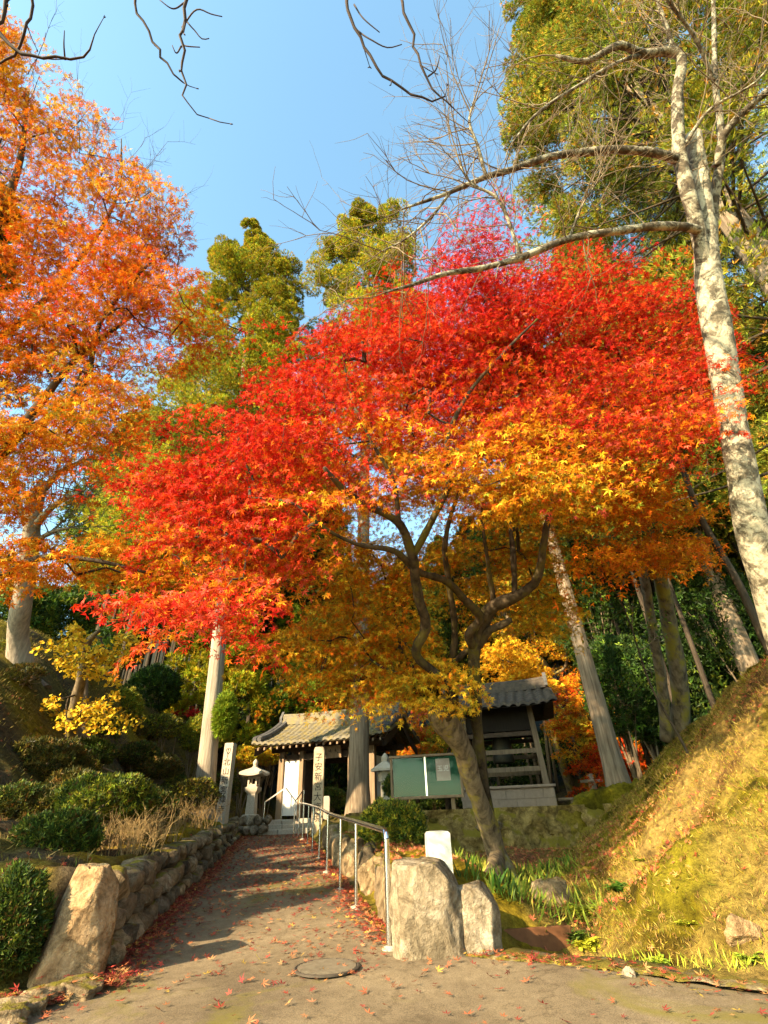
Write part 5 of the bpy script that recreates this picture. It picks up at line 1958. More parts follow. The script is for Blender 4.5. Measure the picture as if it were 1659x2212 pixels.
def cedar(name, label, u, v, Y, h, r0, z0, rad, npuff, ntuft, size, pal, seed, bark, prof=None, group=None, lean=(0, 0), base=None, puff=1.0, tmpl=T_TUFT):
    r = np.random.default_rng(seed)
    if base is None:
        p = P(u, v, Y)
        base = np.array([p[0], p[1], Hs(p[0], p[1])])
    root = thing(name, label, 'tree', base, group)
    mb = MB()
    z = np.linspace(-.3, h * .99, 60)
    q = np.stack([base[0] + lean[0] * z / h, base[1] + lean[1] * z / h, base[2] + z], 1)
    rad_t = r0 * (1 - .93 * np.clip(z / h, 0, 1)) * (1 + .35 * np.exp(-np.maximum(z, 0) / .35))
    # fluted bark
    n, sides = 60, 28
    th = np.linspace(0, 2 * math.pi, sides, endpoint=False)
    fl = 1 + .035 * np.sin(th * 9 + seed)[None] + .05 * vnoise(np.stack([np.cos(th)[None] * 2.5 + 0 * z[:, None], np.sin(th)[None] * 2.5 + 0 * z[:, None], z[:, None] * .5 + 0 * th[None]], -1), seed)
    V = q[:, None] + np.stack([np.cos(th), np.sin(th), th * 0], -1)[None] * (rad_t[:, None] * fl)[..., None]
    mb.add(V.reshape(-1, 3), grid_faces(n, sides, True))
    mb.build('trunk', MT[bark], root)
    mb = MB()
    C = cedar_crown(r, mb, base, h, z0, rad, npuff, ntuft, size, pal, lean, prof, tmpl, puff=puff)
    mb.build('crown', MT['needle'], root, smooth=False)
    mb = MB()
    for c in C:
        zz = np.clip(c[2] - base[2] - .3 * r.random() - .25, 1, h * .97)
        a = np.array([base[0] + lean[0] * zz / h, base[1] + lean[1] * zz / h, base[2] + zz])
        m = (a + c) / 2 + np.array([0, 0, -.15])
        tube(mb, spline(np.array([a, m, c]), 6), np.linspace(.05, .012, 6), 4, cap=False)
    o = mb.build('branches', MT['bark_dark'], root)
    o['kind'] = 'stuff'
    return root


PALC = [YG + (3,), OCH + (1.6,), LG + (2.0,), MG + (1.2,), (.30, .16, .03, .5)]
cedar('cedar_tree', 'tall rounded cedar with pale bare trunk left of the path', 446, 1700, 15.4, 27.5, .27, 7.6, 3.5, 100, 1400, .15, PALC, 401, 'bark_pale', tmpl=T_TUFT, prof= ([0, .25, .5, .75, .92, 1], [.9, 1, .72, .6, .36, .1]), lean=(-1.5, 0))
cedar('cedar_tree', 'tall cedar whose brown trunk stands right before the gate', 773, 1772, 16.2, 30.5, .31, 13, 2.8, 66, 1500, .16, PALC, 402, 'bark_cedar', tmpl=T_TUFT, prof= ([0, .2, .5, .8, .93, 1], [.8, 1, .95, .8, .55, .2]), lean=(.8, 0))
cedar('cedar_tree', 'leaning brown cedar trunk banded by sun and shade right of the bell tower', 1340, 1705, 13.4, 17.5, .25, 11.5, 1.6, 40, 200, .26, [YG, MG, OCH], 403, 'bark_cedar', lean=(-.4, .3))
# epicormic tufts on the pale trunk and a green one between
def tuft_bush(name, label, cat, c, rx, ry, rz, n, size, pal, seed, tmpl=T_TUFT3, mat='needle', group=None, stems=5, stem_h=None, flatbottom=True, up=.5, floor=True):
    r = np.random.default_rng(seed)
    c = np.array(c, float)
    gz = Hs(c[0], c[1]) if floor else c[2] - rz
    root = thing(name, label, cat, (c[0], c[1], gz), group)
    dv = nrm(r.normal(size=(n, 3)) + np.array([0, 0, .25]))
    lump = 1 + .16 * vnoise(dv * 3.2 + seed, seed) + .10 * vnoise(dv * 7 + seed, seed + 1)
    rr = (r.uniform(.45, 1, n) ** .35) * lump
    pos = c + dv * rr[:, None] * np.array([rx, ry, rz])
    if flatbottom:
        pos[:, 2] = np.where(pos[:, 2] < c[2] - .45 * rz, c[2] - .45 * rz + (pos[:, 2] - c[2] + .45 * rz) * .35, pos[:, 2])
    ok = pos[:, 2] > H(pos[:, 0], pos[:, 1]) + .02
    pos, dv = pos[ok], dv[ok]
    n = len(pos)
    upv = nrm(dv + r.normal(0, .45, (n, 3)) + np.array([0, 0, up]))
    nr = nrm(dv + r.normal(0, .6, (n, 3)))
    mb = MB()
    scatter(mb, tmpl, pos, upv, nr, size * r.uniform(.65, 1.25, n), pick(r, pal, n, .28))
    mb.build('foliage', MT[mat], root, smooth=False)
    if stems:
        mb = MB()
        for k in range(stems):
            a = np.array([c[0] + r.normal(0, rx * .18), c[1] + r.normal(0, ry * .18), gz - .05])
            e = c + nrm(r.normal(size=3)) * np.array([rx, ry, rz]) * .6
            e[2] = max(e[2], c[2] - .2 * rz)
            tube(mb, spline(np.array([a, (a + e) / 2 + r.normal(0, .06, 3), e]), 10), np.linspace(.022, .007, 10) * (rx / .6 + .4) * .7, 5)
            for _ in range(4):
                e2 = c + nrm(r.normal(size=3) + (0, 0, .3)) * np.array([rx, ry, rz]) * .85
                m_ = a * .45 + e * .55
                tube(mb, spline(np.array([m_, (m_ + e2) / 2 + r.normal(0, .05, 3), e2]), 8), np.linspace(.01, .004, 8), 4)
        mb.build('stems', MT['twig'], root)
    return root


DG = [(.035, .06, .010, 3), (.07, .10, .014, 2), (.16, .18, .02, 1.2), (.13, .075, .02, .6)]
DAZ = [(.07, .07, .012, 3), (.13, .105, .016, 2), (.17, .10, .02, 1.4), (.035, .04, .010, 2)]
GYB = [(.24, .25, .02, 3), (.36, .30, .025, 2), (.10, .13, .015, 2)]
bushes = [
    # u, v, Y, rx, rz, n, size, pal, label
    (85, 1680, 9.4, .88, .62, 9000, .07, DAZ, 'big dome-shaped reddish brown azalea below the weathered post'),
    (225, 1730, 7.6, .68, .32, 8000, .055, DG + [GYB[0]], 'cloud-pruned azalea with bare legs above the stone wall'),
    (125, 1812, 6.3, .42, .26, 7000, .055, DG, 'dark green glossy azalea just behind the leaning tan boulder'),
    (418, 1722, 13.0, .58, .36, 4500, .08, DAZ + [GYB[1]], 'rounded brown-green bush at the foot of the pale cedar trunk'),
    (262, 1528, 16.5, .62, .55, 4500, .11, GYB, 'round yellow green bush beneath the ginkgo on the hillside'),
    (425, 1592, 18.5, .5, .65, 4000, .1, GYB, 'upright clipped golden bush beside the pale cedar trunk'),
    (18, 2010, 4.5, .26, .34, 8000, .045, DG, 'dense dark green bush in the lower left corner'),
    (845, 1795, 9.6, .56, .42, 7000, .065, GYB + [DG[0], DG[1]], 'bright green bush beside the handrail in front of the notice board'),
    (28, 1512, 12.5, .85, .6, 7000, .08, DG + DAZ, 'dark mounded bush left of the weathered wooden post'),
    (115, 1452, 14.0, .6, .35, 3000, .1, GYB + [LG + (3,)], 'light green leafy bush behind the weathered wooden post'),
    (345, 1575, 17.5, .7, .45, 3000, .11, GYB + DAZ, 'straggly olive bush in the sunny patch of the hillside'),
    (340, 1660, 13.5, .55, .3, 3000, .09, DAZ, 'low dark bush behind the bamboo rail'),
    (525, 1640, 19.5, .55, .4, 3500, .1, [OCH + (3,), AMBR + (1,), YG + (2,)], 'golden bush on the slope above the stone lantern'),
    (575, 1635, 21.5, .7, .4, 3500, .11, [OCH + (3,), AMBR + (1,), YG + (2,)], 'amber bush on the slope between lantern and gate'),
    (712, 1728, 18.0, .5, .33, 3500, .09, DG, 'dark clipped bush to the right of the sandy pillar'),
    (40, 1770, 7.4, .6, .35, 5000, .06, DAZ, 'brown scraggy azalea at the left margin under the big dome'),
    (870, 1700, 14.6, .5, .35, 3000, .09, DG, 'dark evergreen bush in the shade behind the notice board'),
    (215, 1600, 14.0, .5, .32, 2500, .09, DG + DAZ, 'low shaded shrub just right of the dead dark post'),
    (300, 1632, 13.4, .5, .3, 2500, .09, DAZ + DG, 'brownish shrub above the middle of the bamboo rail'),
    (480, 1700, 17.5, .5, .4, 2500, .09, DG + DAZ, 'shaded shrub between grey pillar and stone lantern'),
    (330, 1755, 9.8, .42, .34, 3000, .065, DG + DAZ, 'small dark shrub behind the dry twigs above the wall'),
]
for k, (u, v, Y, rx, rz, n, s, pal, lab) in enumerate(bushes):
    tuft_bush('shrub', lab, 'shrub', P(u, v, Y), rx, rx * .85, rz, n, s, pal, 600 + k, T_STAR if s < .075 else T_TUFT3, 'leaf', 'shrubs of the temple garden', 6)

# sprout clump on the pale trunk, green sapling crowns
p = P(478, 1545, 15.3)
def sprout():
    r = np.random.default_rng(66)
    par = bpy.data.objects['cedar_tree']
    n = 1500
    dv = nrm(r.normal(size=(n, 3)))
    pos = p + np.array([.12, -.1, 0]) + dv * r.uniform(.2, 1, n)[:, None] ** .5 * np.array([.3, .3, .62])
    mb = MB()
    scatter(mb, T_TUFT, pos, nrm(dv + np.array([0, 0, .6])), nrm(r.normal(size=(n, 3))), .16, pick(r, [LG + (2,), (.18, .26, .02, 2)], n, .2))
    mb.build('trunk_sprouts', MT['needle'], par, smooth=False)


sprout()


def twig_shrub(label, u, v, Y, w, h, seed, n=60):
    r = np.random.default_rng(seed)
    p = P(u, v, Y)
    b = np.array([p[0], p[1], Hs(p[0], p[1])])
    mb = MB()
    for k in range(n):
        a = b + np.array([r.normal(0, w * .35), r.normal(0, w * .25), -.03])
        twigs(mb, r, a, np.array([r.normal(0, .35), r.normal(0, .3), 1]), h * r.uniform(.6, 1), .006, 2, 4, .3, (2, 3), .2)
    tag(mb.build('dry_shrub', MT['straw_twig']), label, 'shrub', 'dry twiggy shrubs above the stone wall')


twig_shrub('dry straw-coloured twiggy shrub above the near half of the stone wall', 270, 1830, 7.0, .6, .36, 1, 60)
twig_shrub('dry tangled twigs under the cloud-pruned azalea', 330, 1800, 8.4, .6, .36, 2, 60)
twig_shrub('dry twiggy shrub near the far end of the stone wall', 415, 1775, 11.5, .8, .4, 3, 50)

# hinoki cypresses on the right bank
PALH = [(.16, .19, .022, 3), (.28, .25, .025, 3), (.09, .13, .016, 2), (.40, .20, .03, .9), (.05, .08, .012, 1)]


def hinoki(label, base, h, z0, rad, n, seed, size, trunk_r=.28, lean=(0, 0), pal=PALH, name='cypress_tree', group=None, nt=150, tm=None):
    r = np.random.default_rng(seed)
    base = np.array([base[0], base[1], Hs(base[0], base[1])])
    root = thing(name, label, 'tree', base, group)
    mb = MB()
    z = np.linspace(-.3, h * .98, 30)
    q = np.stack([base[0] + lean[0] * z / h, base[1] + lean[1] * z / h, base[2] + z], 1)
    tube(mb, q, trunk_r * (1 - .9 * np.clip(z / h, 0, 1)), 12, .1, seed)
    mb.build('trunk', MT['bark_cedar'], root)
    # boughs: each a drooping fan of sprays
    nb = n
    t = r.random(nb) ** .8
    zz = z0 + (h - z0) * t
    ang = r.random(nb) * 2 * math.pi
    R = (rad * (1 - t) ** .75 + .3) * (1 + .38 * vnoise(np.stack([np.cos(ang) * 1.6, np.sin(ang) * 1.6, zz * .33], -1), seed))
    br = MB()
    fl = MB()
    P_, U_, N_ = [], [], []
    for k in range(nb):
        d = np.array([math.cos(ang[k]), math.sin(ang[k]), 0])
        a = base + np.array([lean[0] * zz[k] / h, lean[1] * zz[k] / h, zz[k]])
        L_ = R[k] * r.uniform(.5, 1.0) * (1.3 if k % 5 == 0 else 1)
        s = np.linspace(0, 1, 6)[:, None]
        qq = a + d * L_ * s + np.array([0, 0, 1]) * (.25 * s - .45 * s * s) * L_
        if k % 2 == 0:
            tube(br, qq, np.linspace(.045, .008, 6), 4, cap=False)
        m = nt
        tt = r.uniform(.25, 1.02, m) ** .7
        pos = a + d * (L_ * tt)[:, None] + np.array([0, 0, 1]) * ((.25 * tt - .45 * tt * tt) * L_)[:, None]
        side = np.cross(d, [0, 0, 1])
        w = r.normal(0, .30, m) * L_ * (.35 + .5 * tt * (1.2 - tt))
        pos = pos + side * w[:, None] + np.stack([0 * w, 0 * w, r.normal(0, .07, m) - .2 * np.abs(w)], 1)
        P_.append(pos)
        U_.append(nrm(d * .8 + side * np.sign(w)[:, None] * .6 + np.array([0, 0, .05]) + r.normal(0, .4, (m, 3))))
        N_.append(nrm(np.array([0, 0, .5]) + d * .5 + r.normal(0, .5, (m, 3))))
    Pz, Uz, Nz = map(np.concatenate, (P_, U_, N_))
    tone = np.repeat(np.exp(r.normal(0, .38, nb)), nt)[:, None]
    scatter(fl, tm or T_FINE, Pz, Uz, Nz, size * r.uniform(.6, 1.3, len(Pz)), np.clip(pick(r, pal, len(Pz), .28) * tone, 0, .9))
    fl.build('crown', MT['needle'], root, smooth=False)
    o = br.build('branches', MT['twig'], root)
    o['kind'] = 'stuff'
    return root


cedar('cypress_tree', 'huge yellow green cypress filling the upper right behind the bare cherry', 0, 0, 0, 33, .4, 4.0, 5.2, 235, 950, .15, [(.2, .22, .02, 3), (.32, .27, .02, 2.4), (.10, .14, .014, 2), (.42, .2, .025, .9)], 700, 'bark_cedar', ([0, .25, .5, .75, .92, 1], [1, .92, .72, .48, .25, .08]), base=np.array([9.0, 6.8, Hs(9.0, 6.8)]), puff=.62)
hinoki('tall cypress at the right edge behind the cherry trunk', (11.5, 9.0), 30, 3.5, 4.6, 260, 701, .15, .3, nt=230)
hinoki('darker cypress rising behind the red maple crown at the right', (9.6, 13.5), 24, 7.0, 3.6, 240, 702, .19, .28, pal=[(.10, .13, .018, 3), (.2, .2, .02, 2), (.05, .08, .012, 2)])

# ------------------------------------------------------------------ the wood behind
def dup(root, loc, rz, sc, label, group):
    o = root.copy()
    COL.objects.link(o)
    o.location = loc
    o.rotation_euler = (0, 0, rz)
    o.scale = (sc, sc, sc)
    o['label'] = label
    o['group'] = group
    for ch in root.children:
        c = ch.copy()
        COL.objects.link(c)
        c.parent = o
    return o


def wood():
    r = np.random.default_rng(900)
    pal = [(.045, .075, .012, 3), (.09, .12, .016, 2), (.03, .05, .01, 2), (.2, .2, .02, 1)]
    gl = 'slender dark cedars of the wood behind the left hill'
    gr = 'slender dark cedars of the wood behind the right bank'
    gm = 'cedars of the wood beyond the gate'
    protos = []
    for k in range(3):
        protos.append(cedar('wood_cedar', 'slim forest cedar standing in the dark wood behind the left hill', 0, 0, 0, 19 + 2 * k, .12, 8.0 + k, 2.3, 80, 150, .42, pal, 910 + k, 'bark_wood', group=gl, base=np.array([-13.0 - 2.2 * k, 25.0 + k, Hs(-13.0 - 2.2 * k, 25.0 + k)]), puff=1.15, tmpl=T_TUFT3))
    spots = []
    for i in range(64):
        for _ in range(30):
            x, y = r.uniform(-24, -4.6), r.uniform(22.5, 38)
            if x > -4.6 - (y - 22) * .25 and y < 26:
                continue
            if x < -8 - (y - 20) * .9:
                continue
            if all((x - a) ** 2 + (y - b) ** 2 > 1.25 for a, b in spots):
                spots.append((x, y))
                dup(protos[i % 3], (x, y, Hs(x, y)), r.uniform(0, 6), r.uniform(.75, 1.15), 'slim forest cedar standing in the dark wood behind the left hill', gl)
                break
    for i in range(46):
        for _ in range(30):
            x, y = r.uniform(6.8, 18), r.uniform(11.0, 30)
            if x < 7.5 and y < 13:
                continue
            if x > 5 + y * .72:
                continue
            if all((x - a) ** 2 + (y - b) ** 2 > 1.6 for a, b in spots):
                spots.append((x, y))
                dup(protos[i % 3], (x, y, Hs(x, y)), r.uniform(0, 6), r.uniform(.6, .95), 'slim forest cedar standing in the dark wood behind the right bank', gr)
                break
    for i in range(30):
        for _ in range(30):
            x, y = r.uniform(-5, 12), r.uniform(27, 40)
            if all((x - a) ** 2 + (y - b) ** 2 > 2.2 for a, b in spots):
                spots.append((x, y))
                dup(protos[i % 3], (x, y, Hs(x, y)), r.uniform(0, 6), r.uniform(.5, .75), 'forest cedar standing in the wood beyond gate and bell tower', gm)
                break
    # understorey
    ub = []
    for k in range(3):
        x, y = -12 - 2.5 * k, 30 + k
        ub.append(tuft_bush('understorey_shrub', 'dark evergreen shrub at the edge of the wood behind the left hill', 'shrub', (x, y, Hs(x, y) + 1.3), 1.5, 1.3, 1.6, 2600, .24, [(.02, .042, .008, 3), (.045, .08, .012, 2), (.14, .17, .018, .5)], 930 + k, T_TUFT3, 'leaf', 'evergreen shrubs at the edge of the left wood', 5))
    for i in range(16):
        x, y = r.uniform(-19, -8), r.uniform(24, 36)
        dup(ub[i % 3], (x, y, Hs(x, y)), r.uniform(0, 6), r.uniform(.5, 1.1), 'dark evergreen shrub at the edge of the wood behind the left hill', 'evergreen shrubs at the edge of the left wood')
    for i in range(46):
        y = r.uniform(14.5, 28)
        x = 6.6 + .32 * (y - 9) + r.uniform(0, 6)
        dup(ub[i % 3], (x, y, Hs(x, y)), r.uniform(0, 6), r.uniform(.6, 1.35), 'dark evergreen shrub among the trunks behind the right bank', 'evergreen shrubs of the right wood')
    for i in range(24):
        x, y = r.uniform(-4, 12), r.uniform(25, 34)
        dup(ub[i % 3], (x, y, Hs(x, y)), r.uniform(0, 6), r.uniform(.7, 1.3), 'dark evergreen shrub beyond gate and bell tower', 'evergreen shrubs beyond the gate')


wood()

# greener trees at the edge of the left wood, and slender trunks on the right
cedar('cedar_tree', 'broad yellow green young cedar below the tip of the red maple at the left', 250, 1480, 20.5, 13.5, .16, 5.2, 2.2, 90, 200, .3, [YG + (3,), LG + (2,), OCH, MG], 440, 'bark_dark', prof=([0, .2, .6, 1], [.8, 1, .9, .15]))
cedar('cedar_tree', 'bright green young cedar behind the pale trunk and gate roof', 640, 1560, 24.5, 11.5, .15, 3.2, 1.9, 80, 200, .3, [LG + (3,), (.12, .2, .02, 3), MG + (2,)], 441, 'bark_dark', prof=([0, .2, .6, 1], [.8, 1, .8, .15]))
cedar('cedar_tree', 'small bushy yellow green cedar at the edge of the dark wood by the pale trunk', 420, 1500, 22.5, 6.5, .09, .6, 1.1, 46, 160, .26, [YG + (3,), LG + (2,), OCH], 442, 'bark_dark', prof=([0, .2, .6, 1], [.7, 1, .8, .2]))
cedar('cedar_tree', 'small yellow green cedar between pale trunk and gate roof', 505, 1500, 22.0, 7.5, .1, 1.2, 1.1, 46, 160, .26, [YG + (3,), LG + (3,), OCH], 443, 'bark_dark', prof=([0, .2, .6, 1], [.7, 1, .8, .2]))
cedar('cedar_tree', 'tall green cedar seen through the gap left of the red maple', 180, 1480, 24.5, 20, .2, 7.5, 2.4, 80, 170, .34, [MG + (3,), YG + (2,), DGRN + (2,)], 444, 'bark_dark')
for k, (u, v, Y, h, lean, rr, lab) in enumerate([(1612, 1445, 9.2, 13, (-.6, .6), .095, 'thin pale straight trunk rising from the bank crest beside the cherry'), (1672, 1415, 8.8, 9, (-.3, .4), .06, 'very thin trunk at the right edge of the bank crest'), (1480, 1640, 8.9, 4.0, (-.35, .2), .022, 'slender crooked sapling growing out of the sunlit bank')]):
    r = np.random.default_rng(480 + k)
    q0 = PG(u, v, 6)
    root = thing('young_tree', lab, 'tree', q0)
    mb = MB()
    z = np.linspace(-.2, h, 40)
    q = np.stack([q0[0] + lean[0] * z / h, q0[1] + lean[1] * z / h, q0[2] + z], 1)
    q[:, :2] += .09 * np.stack([vnoise(np.stack([z * .9, z * 0, z * 0], -1), k), vnoise(np.stack([z * .9, z * 0 + 4, z * 0], -1), k)], -1) * min(1, h / 6)
    tube(mb, q, rr * (1 - .75 * z.clip(0) / h), 10, .1, k)
    mb.build('trunk', MT['bark_cedar' if k == 0 else 'bark_dark'], root)
    mb = MB()
    for i in range(14, 40, 3):
        twigs(mb, r, q[i], nrm(r.normal(size=3) + (0, 0, .4)), .25 * h ** .5, .012 * h ** .3 * .6, 1, 4)
    o = mb.build('branches', MT['twig'], root)
    o['kind'] = 'stuff'
    C = q[20:] + r.normal(0, .35 + .03 * h, (20, 3))
    mb = MB()
    sprays(mb, r, C, .3 + .02 * h, .1, 40, .07, T_OVAL, lambda idx, pos: pick(r, [GRN + (3,), LG, DGRN], len(idx)))
    mb.build('crown', MT['leaf'], root, smooth=False)

# broadleaf evergreens
for k, (u, v, Y, rx, rz, n, lab) in enumerate([(25, 1345, 15.2, 1.2, 1.3, 7000, 'leafy green evergreen behind the pale bare tree'), (120, 1340, 17.0, 1.2, 1.2, 6000, 'fresh green evergreen right of the pale bare tree'), (330, 1490, 20.5, 1.0, .9, 4000, 'dark leafy evergreen at the wood edge right of the ginkgo'), (262, 1395, 21.5, 1.1, 1.0, 4500, 'dark leafy evergreen at the wood edge above the ginkgo'), (1290, 1330, 17.0, 1.5, 2.2, 7000, 'glossy dark evergreen between leaning cedar and twin trunks'), (1350, 1480, 15.5, 1.2, 1.5, 6000, 'green evergreen bush standing before the dark right wood'), (1530, 1330, 14.5, 1.4, 2.0, 6000, 'dark evergreen behind the thin pale trunk on the right'), (1090, 1210, 25.0, 2.6, 2.2, 6000, 'green evergreen crown in the gap under the red maple'), (1390, 960, 18.0, 2.2, 2.0, 6000, 'dark green crown behind the orange sprays at the right')]):
    tuft_bush('evergreen_tree', lab, 'tree', P(u, v, Y), rx, rx, rz, n, .15, [(.05, .10, .012, 3), (.10, .17, .016, 2), (.24, .28, .022, 1), (.025, .05, .01, 2)] if k < 2 or k > 6 else [(.025, .05, .01, 4), (.05, .10, .012, 2), (.12, .18, .018, .7)], 960 + k, T_STAR, 'leaf', None, 6, flatbottom=False)


# unseen cedars added left of the view, shaped to shade path and bell tower
def shade():
    gp = 'tall cedars standing left of the viewer'
    P0 = None
    for k, (x, y, h, z0, rad, tr) in enumerate([(-7.5, 1.9, 4.4, 2.8, .5, .2), (-10.5, 4.5, 13.0, 8.0, 2.2, .24), (-12.2, 7.0, 12.0, 8.0, 1.6, .22), (-11.9, 2.0, 14.0, 8.2, 2.0, .24), (-9.2, 2.6, 12.0, 8.6, .9, .17)]):
        cedar('garden_cedar', ['small clipped cedar outside the left edge, nearest the leaning boulder', 'tall cedar outside the left edge upslope of the orange maple', 'tall cedar outside the left edge above the big dome azalea', 'tall cedar outside the left edge, farthest behind the clipped one', 'slender cedar outside the left edge between clipped and tall ones'][k], 0, 0, 0, h, tr, z0, rad, 34 if h < 9 else 70, 170 if h < 9 else 420, .22 if h < 9 else .45, [MG, DGRN], 970 + k, 'bark_cedar', base=np.array([x, y, Hs(x, y)]), tmpl=T_TUFT3)


shade()


def bank_scrub():
    r = np.random.default_rng(57)
    gp = 'low scraggy azaleas scattered over the shaded left bank'
    lab = 'low scraggy azalea scattered over the shaded left bank'
    pr_ = [tuft_bush('scrub_azalea', lab, 'shrub', (-5.2 - k, 9 + 2 * k, Hs(-5.2 - k, 9 + 2 * k) + .22), .5, .42, .28, 1700, .07, [DAZ, DG, DAZ + GYB][k], 1100 + k, T_STAR, 'leaf', gp, 6) for k in range(3)]
    n = 0
    while n < 18:
        y = r.uniform(6.2, 21)
        x = float(pl(np.array(y))) - r.uniform(.7, 6.5)
        if x < -.80 * y - .5:
            continue
        dup(pr_[n % 3], (x, y, Hs(x, y)), r.uniform(0, 6), r.uniform(.45, .95), lab, gp)
        n += 1


bank_scrub()


# ------------------------------------------------------------------ ground cover
def fallen_leaves():
    r = np.random.default_rng(50)
    mb = MB()
    # sheltered edges of the path collect most
    n = 21000
    y = 3.4 + 13.6 * r.random(n) ** 1.0
    e = r.random(n)
    t = np.where(e < .40, np.abs(r.normal(0, .07, n)), np.where(e < .58, 1 - np.abs(r.normal(0, .07, n)), r.random(n)))
    keep = r.random(n) < np.where((e > .58), ip(y, [3.4, 6, 9, 17], [.2, .36, .7, .9]), ip(y, [3.4, 4.4, 6, 17], [.10, .55, .8, 1]))
    L, R = pl(y), pr(y)
    L = np.where(y < 4.4, np.maximum(L, -3.2), L)
    R = np.where(y < 4.4, np.minimum(R, 2.6), R)
    x = L + (R - L) * np.clip(t, .005, .995)
    x, y = x[keep], y[keep]
    # drift at the lower left kerb
    m = 700
    k = r.random(m)
    dx = -2.75 + .85 * k + r.normal(0, .07, m)
    dy = 3.72 + .95 * k + r.normal(0, .05, m) - .02
    x, y = np.concatenate([x, dx]), np.concatenate([y, dy])
    z = zp(y) + .012 + .012 * fbm(np.stack([x, y, x * 0], -1) * .9, 41, 3) + np.abs(r.normal(0, .006, len(x)))
    z[-m:] += np.abs(r.normal(0, .03, m))
    pos = np.stack([x, y, z], 1)
    k = len(pos)
    nr = nrm(np.array([0, 0, 1.0]) + r.normal(0, .28, (k, 3)))
    up = nrm(r.normal(size=(k, 3)) * np.array([1, 1, .15]))
    col = pick(r, [(.28, .035, .022, 3), (.40, .11, .04, 3), (.20, .025, .02, 3), (.40, .19, .07, 2), (.5, .3, .05, .6), (.15, .055, .025, 2)], k, .25)
    TV, TF = T_MAPLE
    TV = TV.copy()
    TV[:, 2] = .22 * (TV[:, 0] ** 2 + TV[:, 1] ** 2)
    scatter(mb, (TV, TF), pos, up, nr, r.uniform(.026, .056, k), col)
    # leaf litter on the mound, in the low garden, on wall top and bank
    def patch(n, x0, x1, y0, y1, pf, size):
        x, y = r.uniform(x0, x1, n), r.uniform(y0, y1, n)
        ok = r.random(n) < pf(x, y)
        x, y = x[ok], y[ok]
        z = H(x, y) + .02
        p_ = np.stack([x, y, z], 1)
        k = len(x)
        e = .08
        gx = (H(x + e, y, False) - H(x - e, y, False)) / (2 * e)
        gy = (H(x, y + e, False) - H(x, y - e, False)) / (2 * e)
        gn = nrm(np.stack([-gx, -gy, 1 + 0 * gx], 1))
        scatter(mb, (TV, TF), p_, nrm(r.normal(size=(k, 3))), nrm(gn + r.normal(0, .35, (k, 3))), size * r.uniform(.7, 1.2, k), pick(r, [(.45, .14, .06, 3), (.4, .06, .035, 2), (.5, .26, .08, 2), (.24, .11, .04, 2)], k, .25))
    def in_right(x, y):
        return (x > pr(y) + .15).astype(float)
    patch(6500, -1.2, 3.4, 7.0, 12.2, lambda x, y: in_right(x, y) * np.clip(.45 + .9 * vnoise(np.stack([x, y, x * 0], -1) * 1.1, 5), .05, 1), .042)
    patch(11000, 1.2, 6.0, 3.4, 12, lambda x, y: in_right(x, y) * np.clip(.15 + .9 * vnoise(np.stack([x, y, x * 0], -1) * 1.3, 15), .04, 1), .042)
    patch(3500, -9, -2.2, 4.5, 18, lambda x, y: (x < pl(y) - .3) * np.clip(.3 + .8 * vnoise(np.stack([x, y, x * 0], -1) * 1.3, 8), .05, 1), .042)
    o = mb.build('fallen_leaves', MT['litter'], smooth=False)
    tag(o, 'red and brown fallen maple leaves strewn over path, moss and banks', 'fallen leaves', kind='stuff')


fallen_leaves()


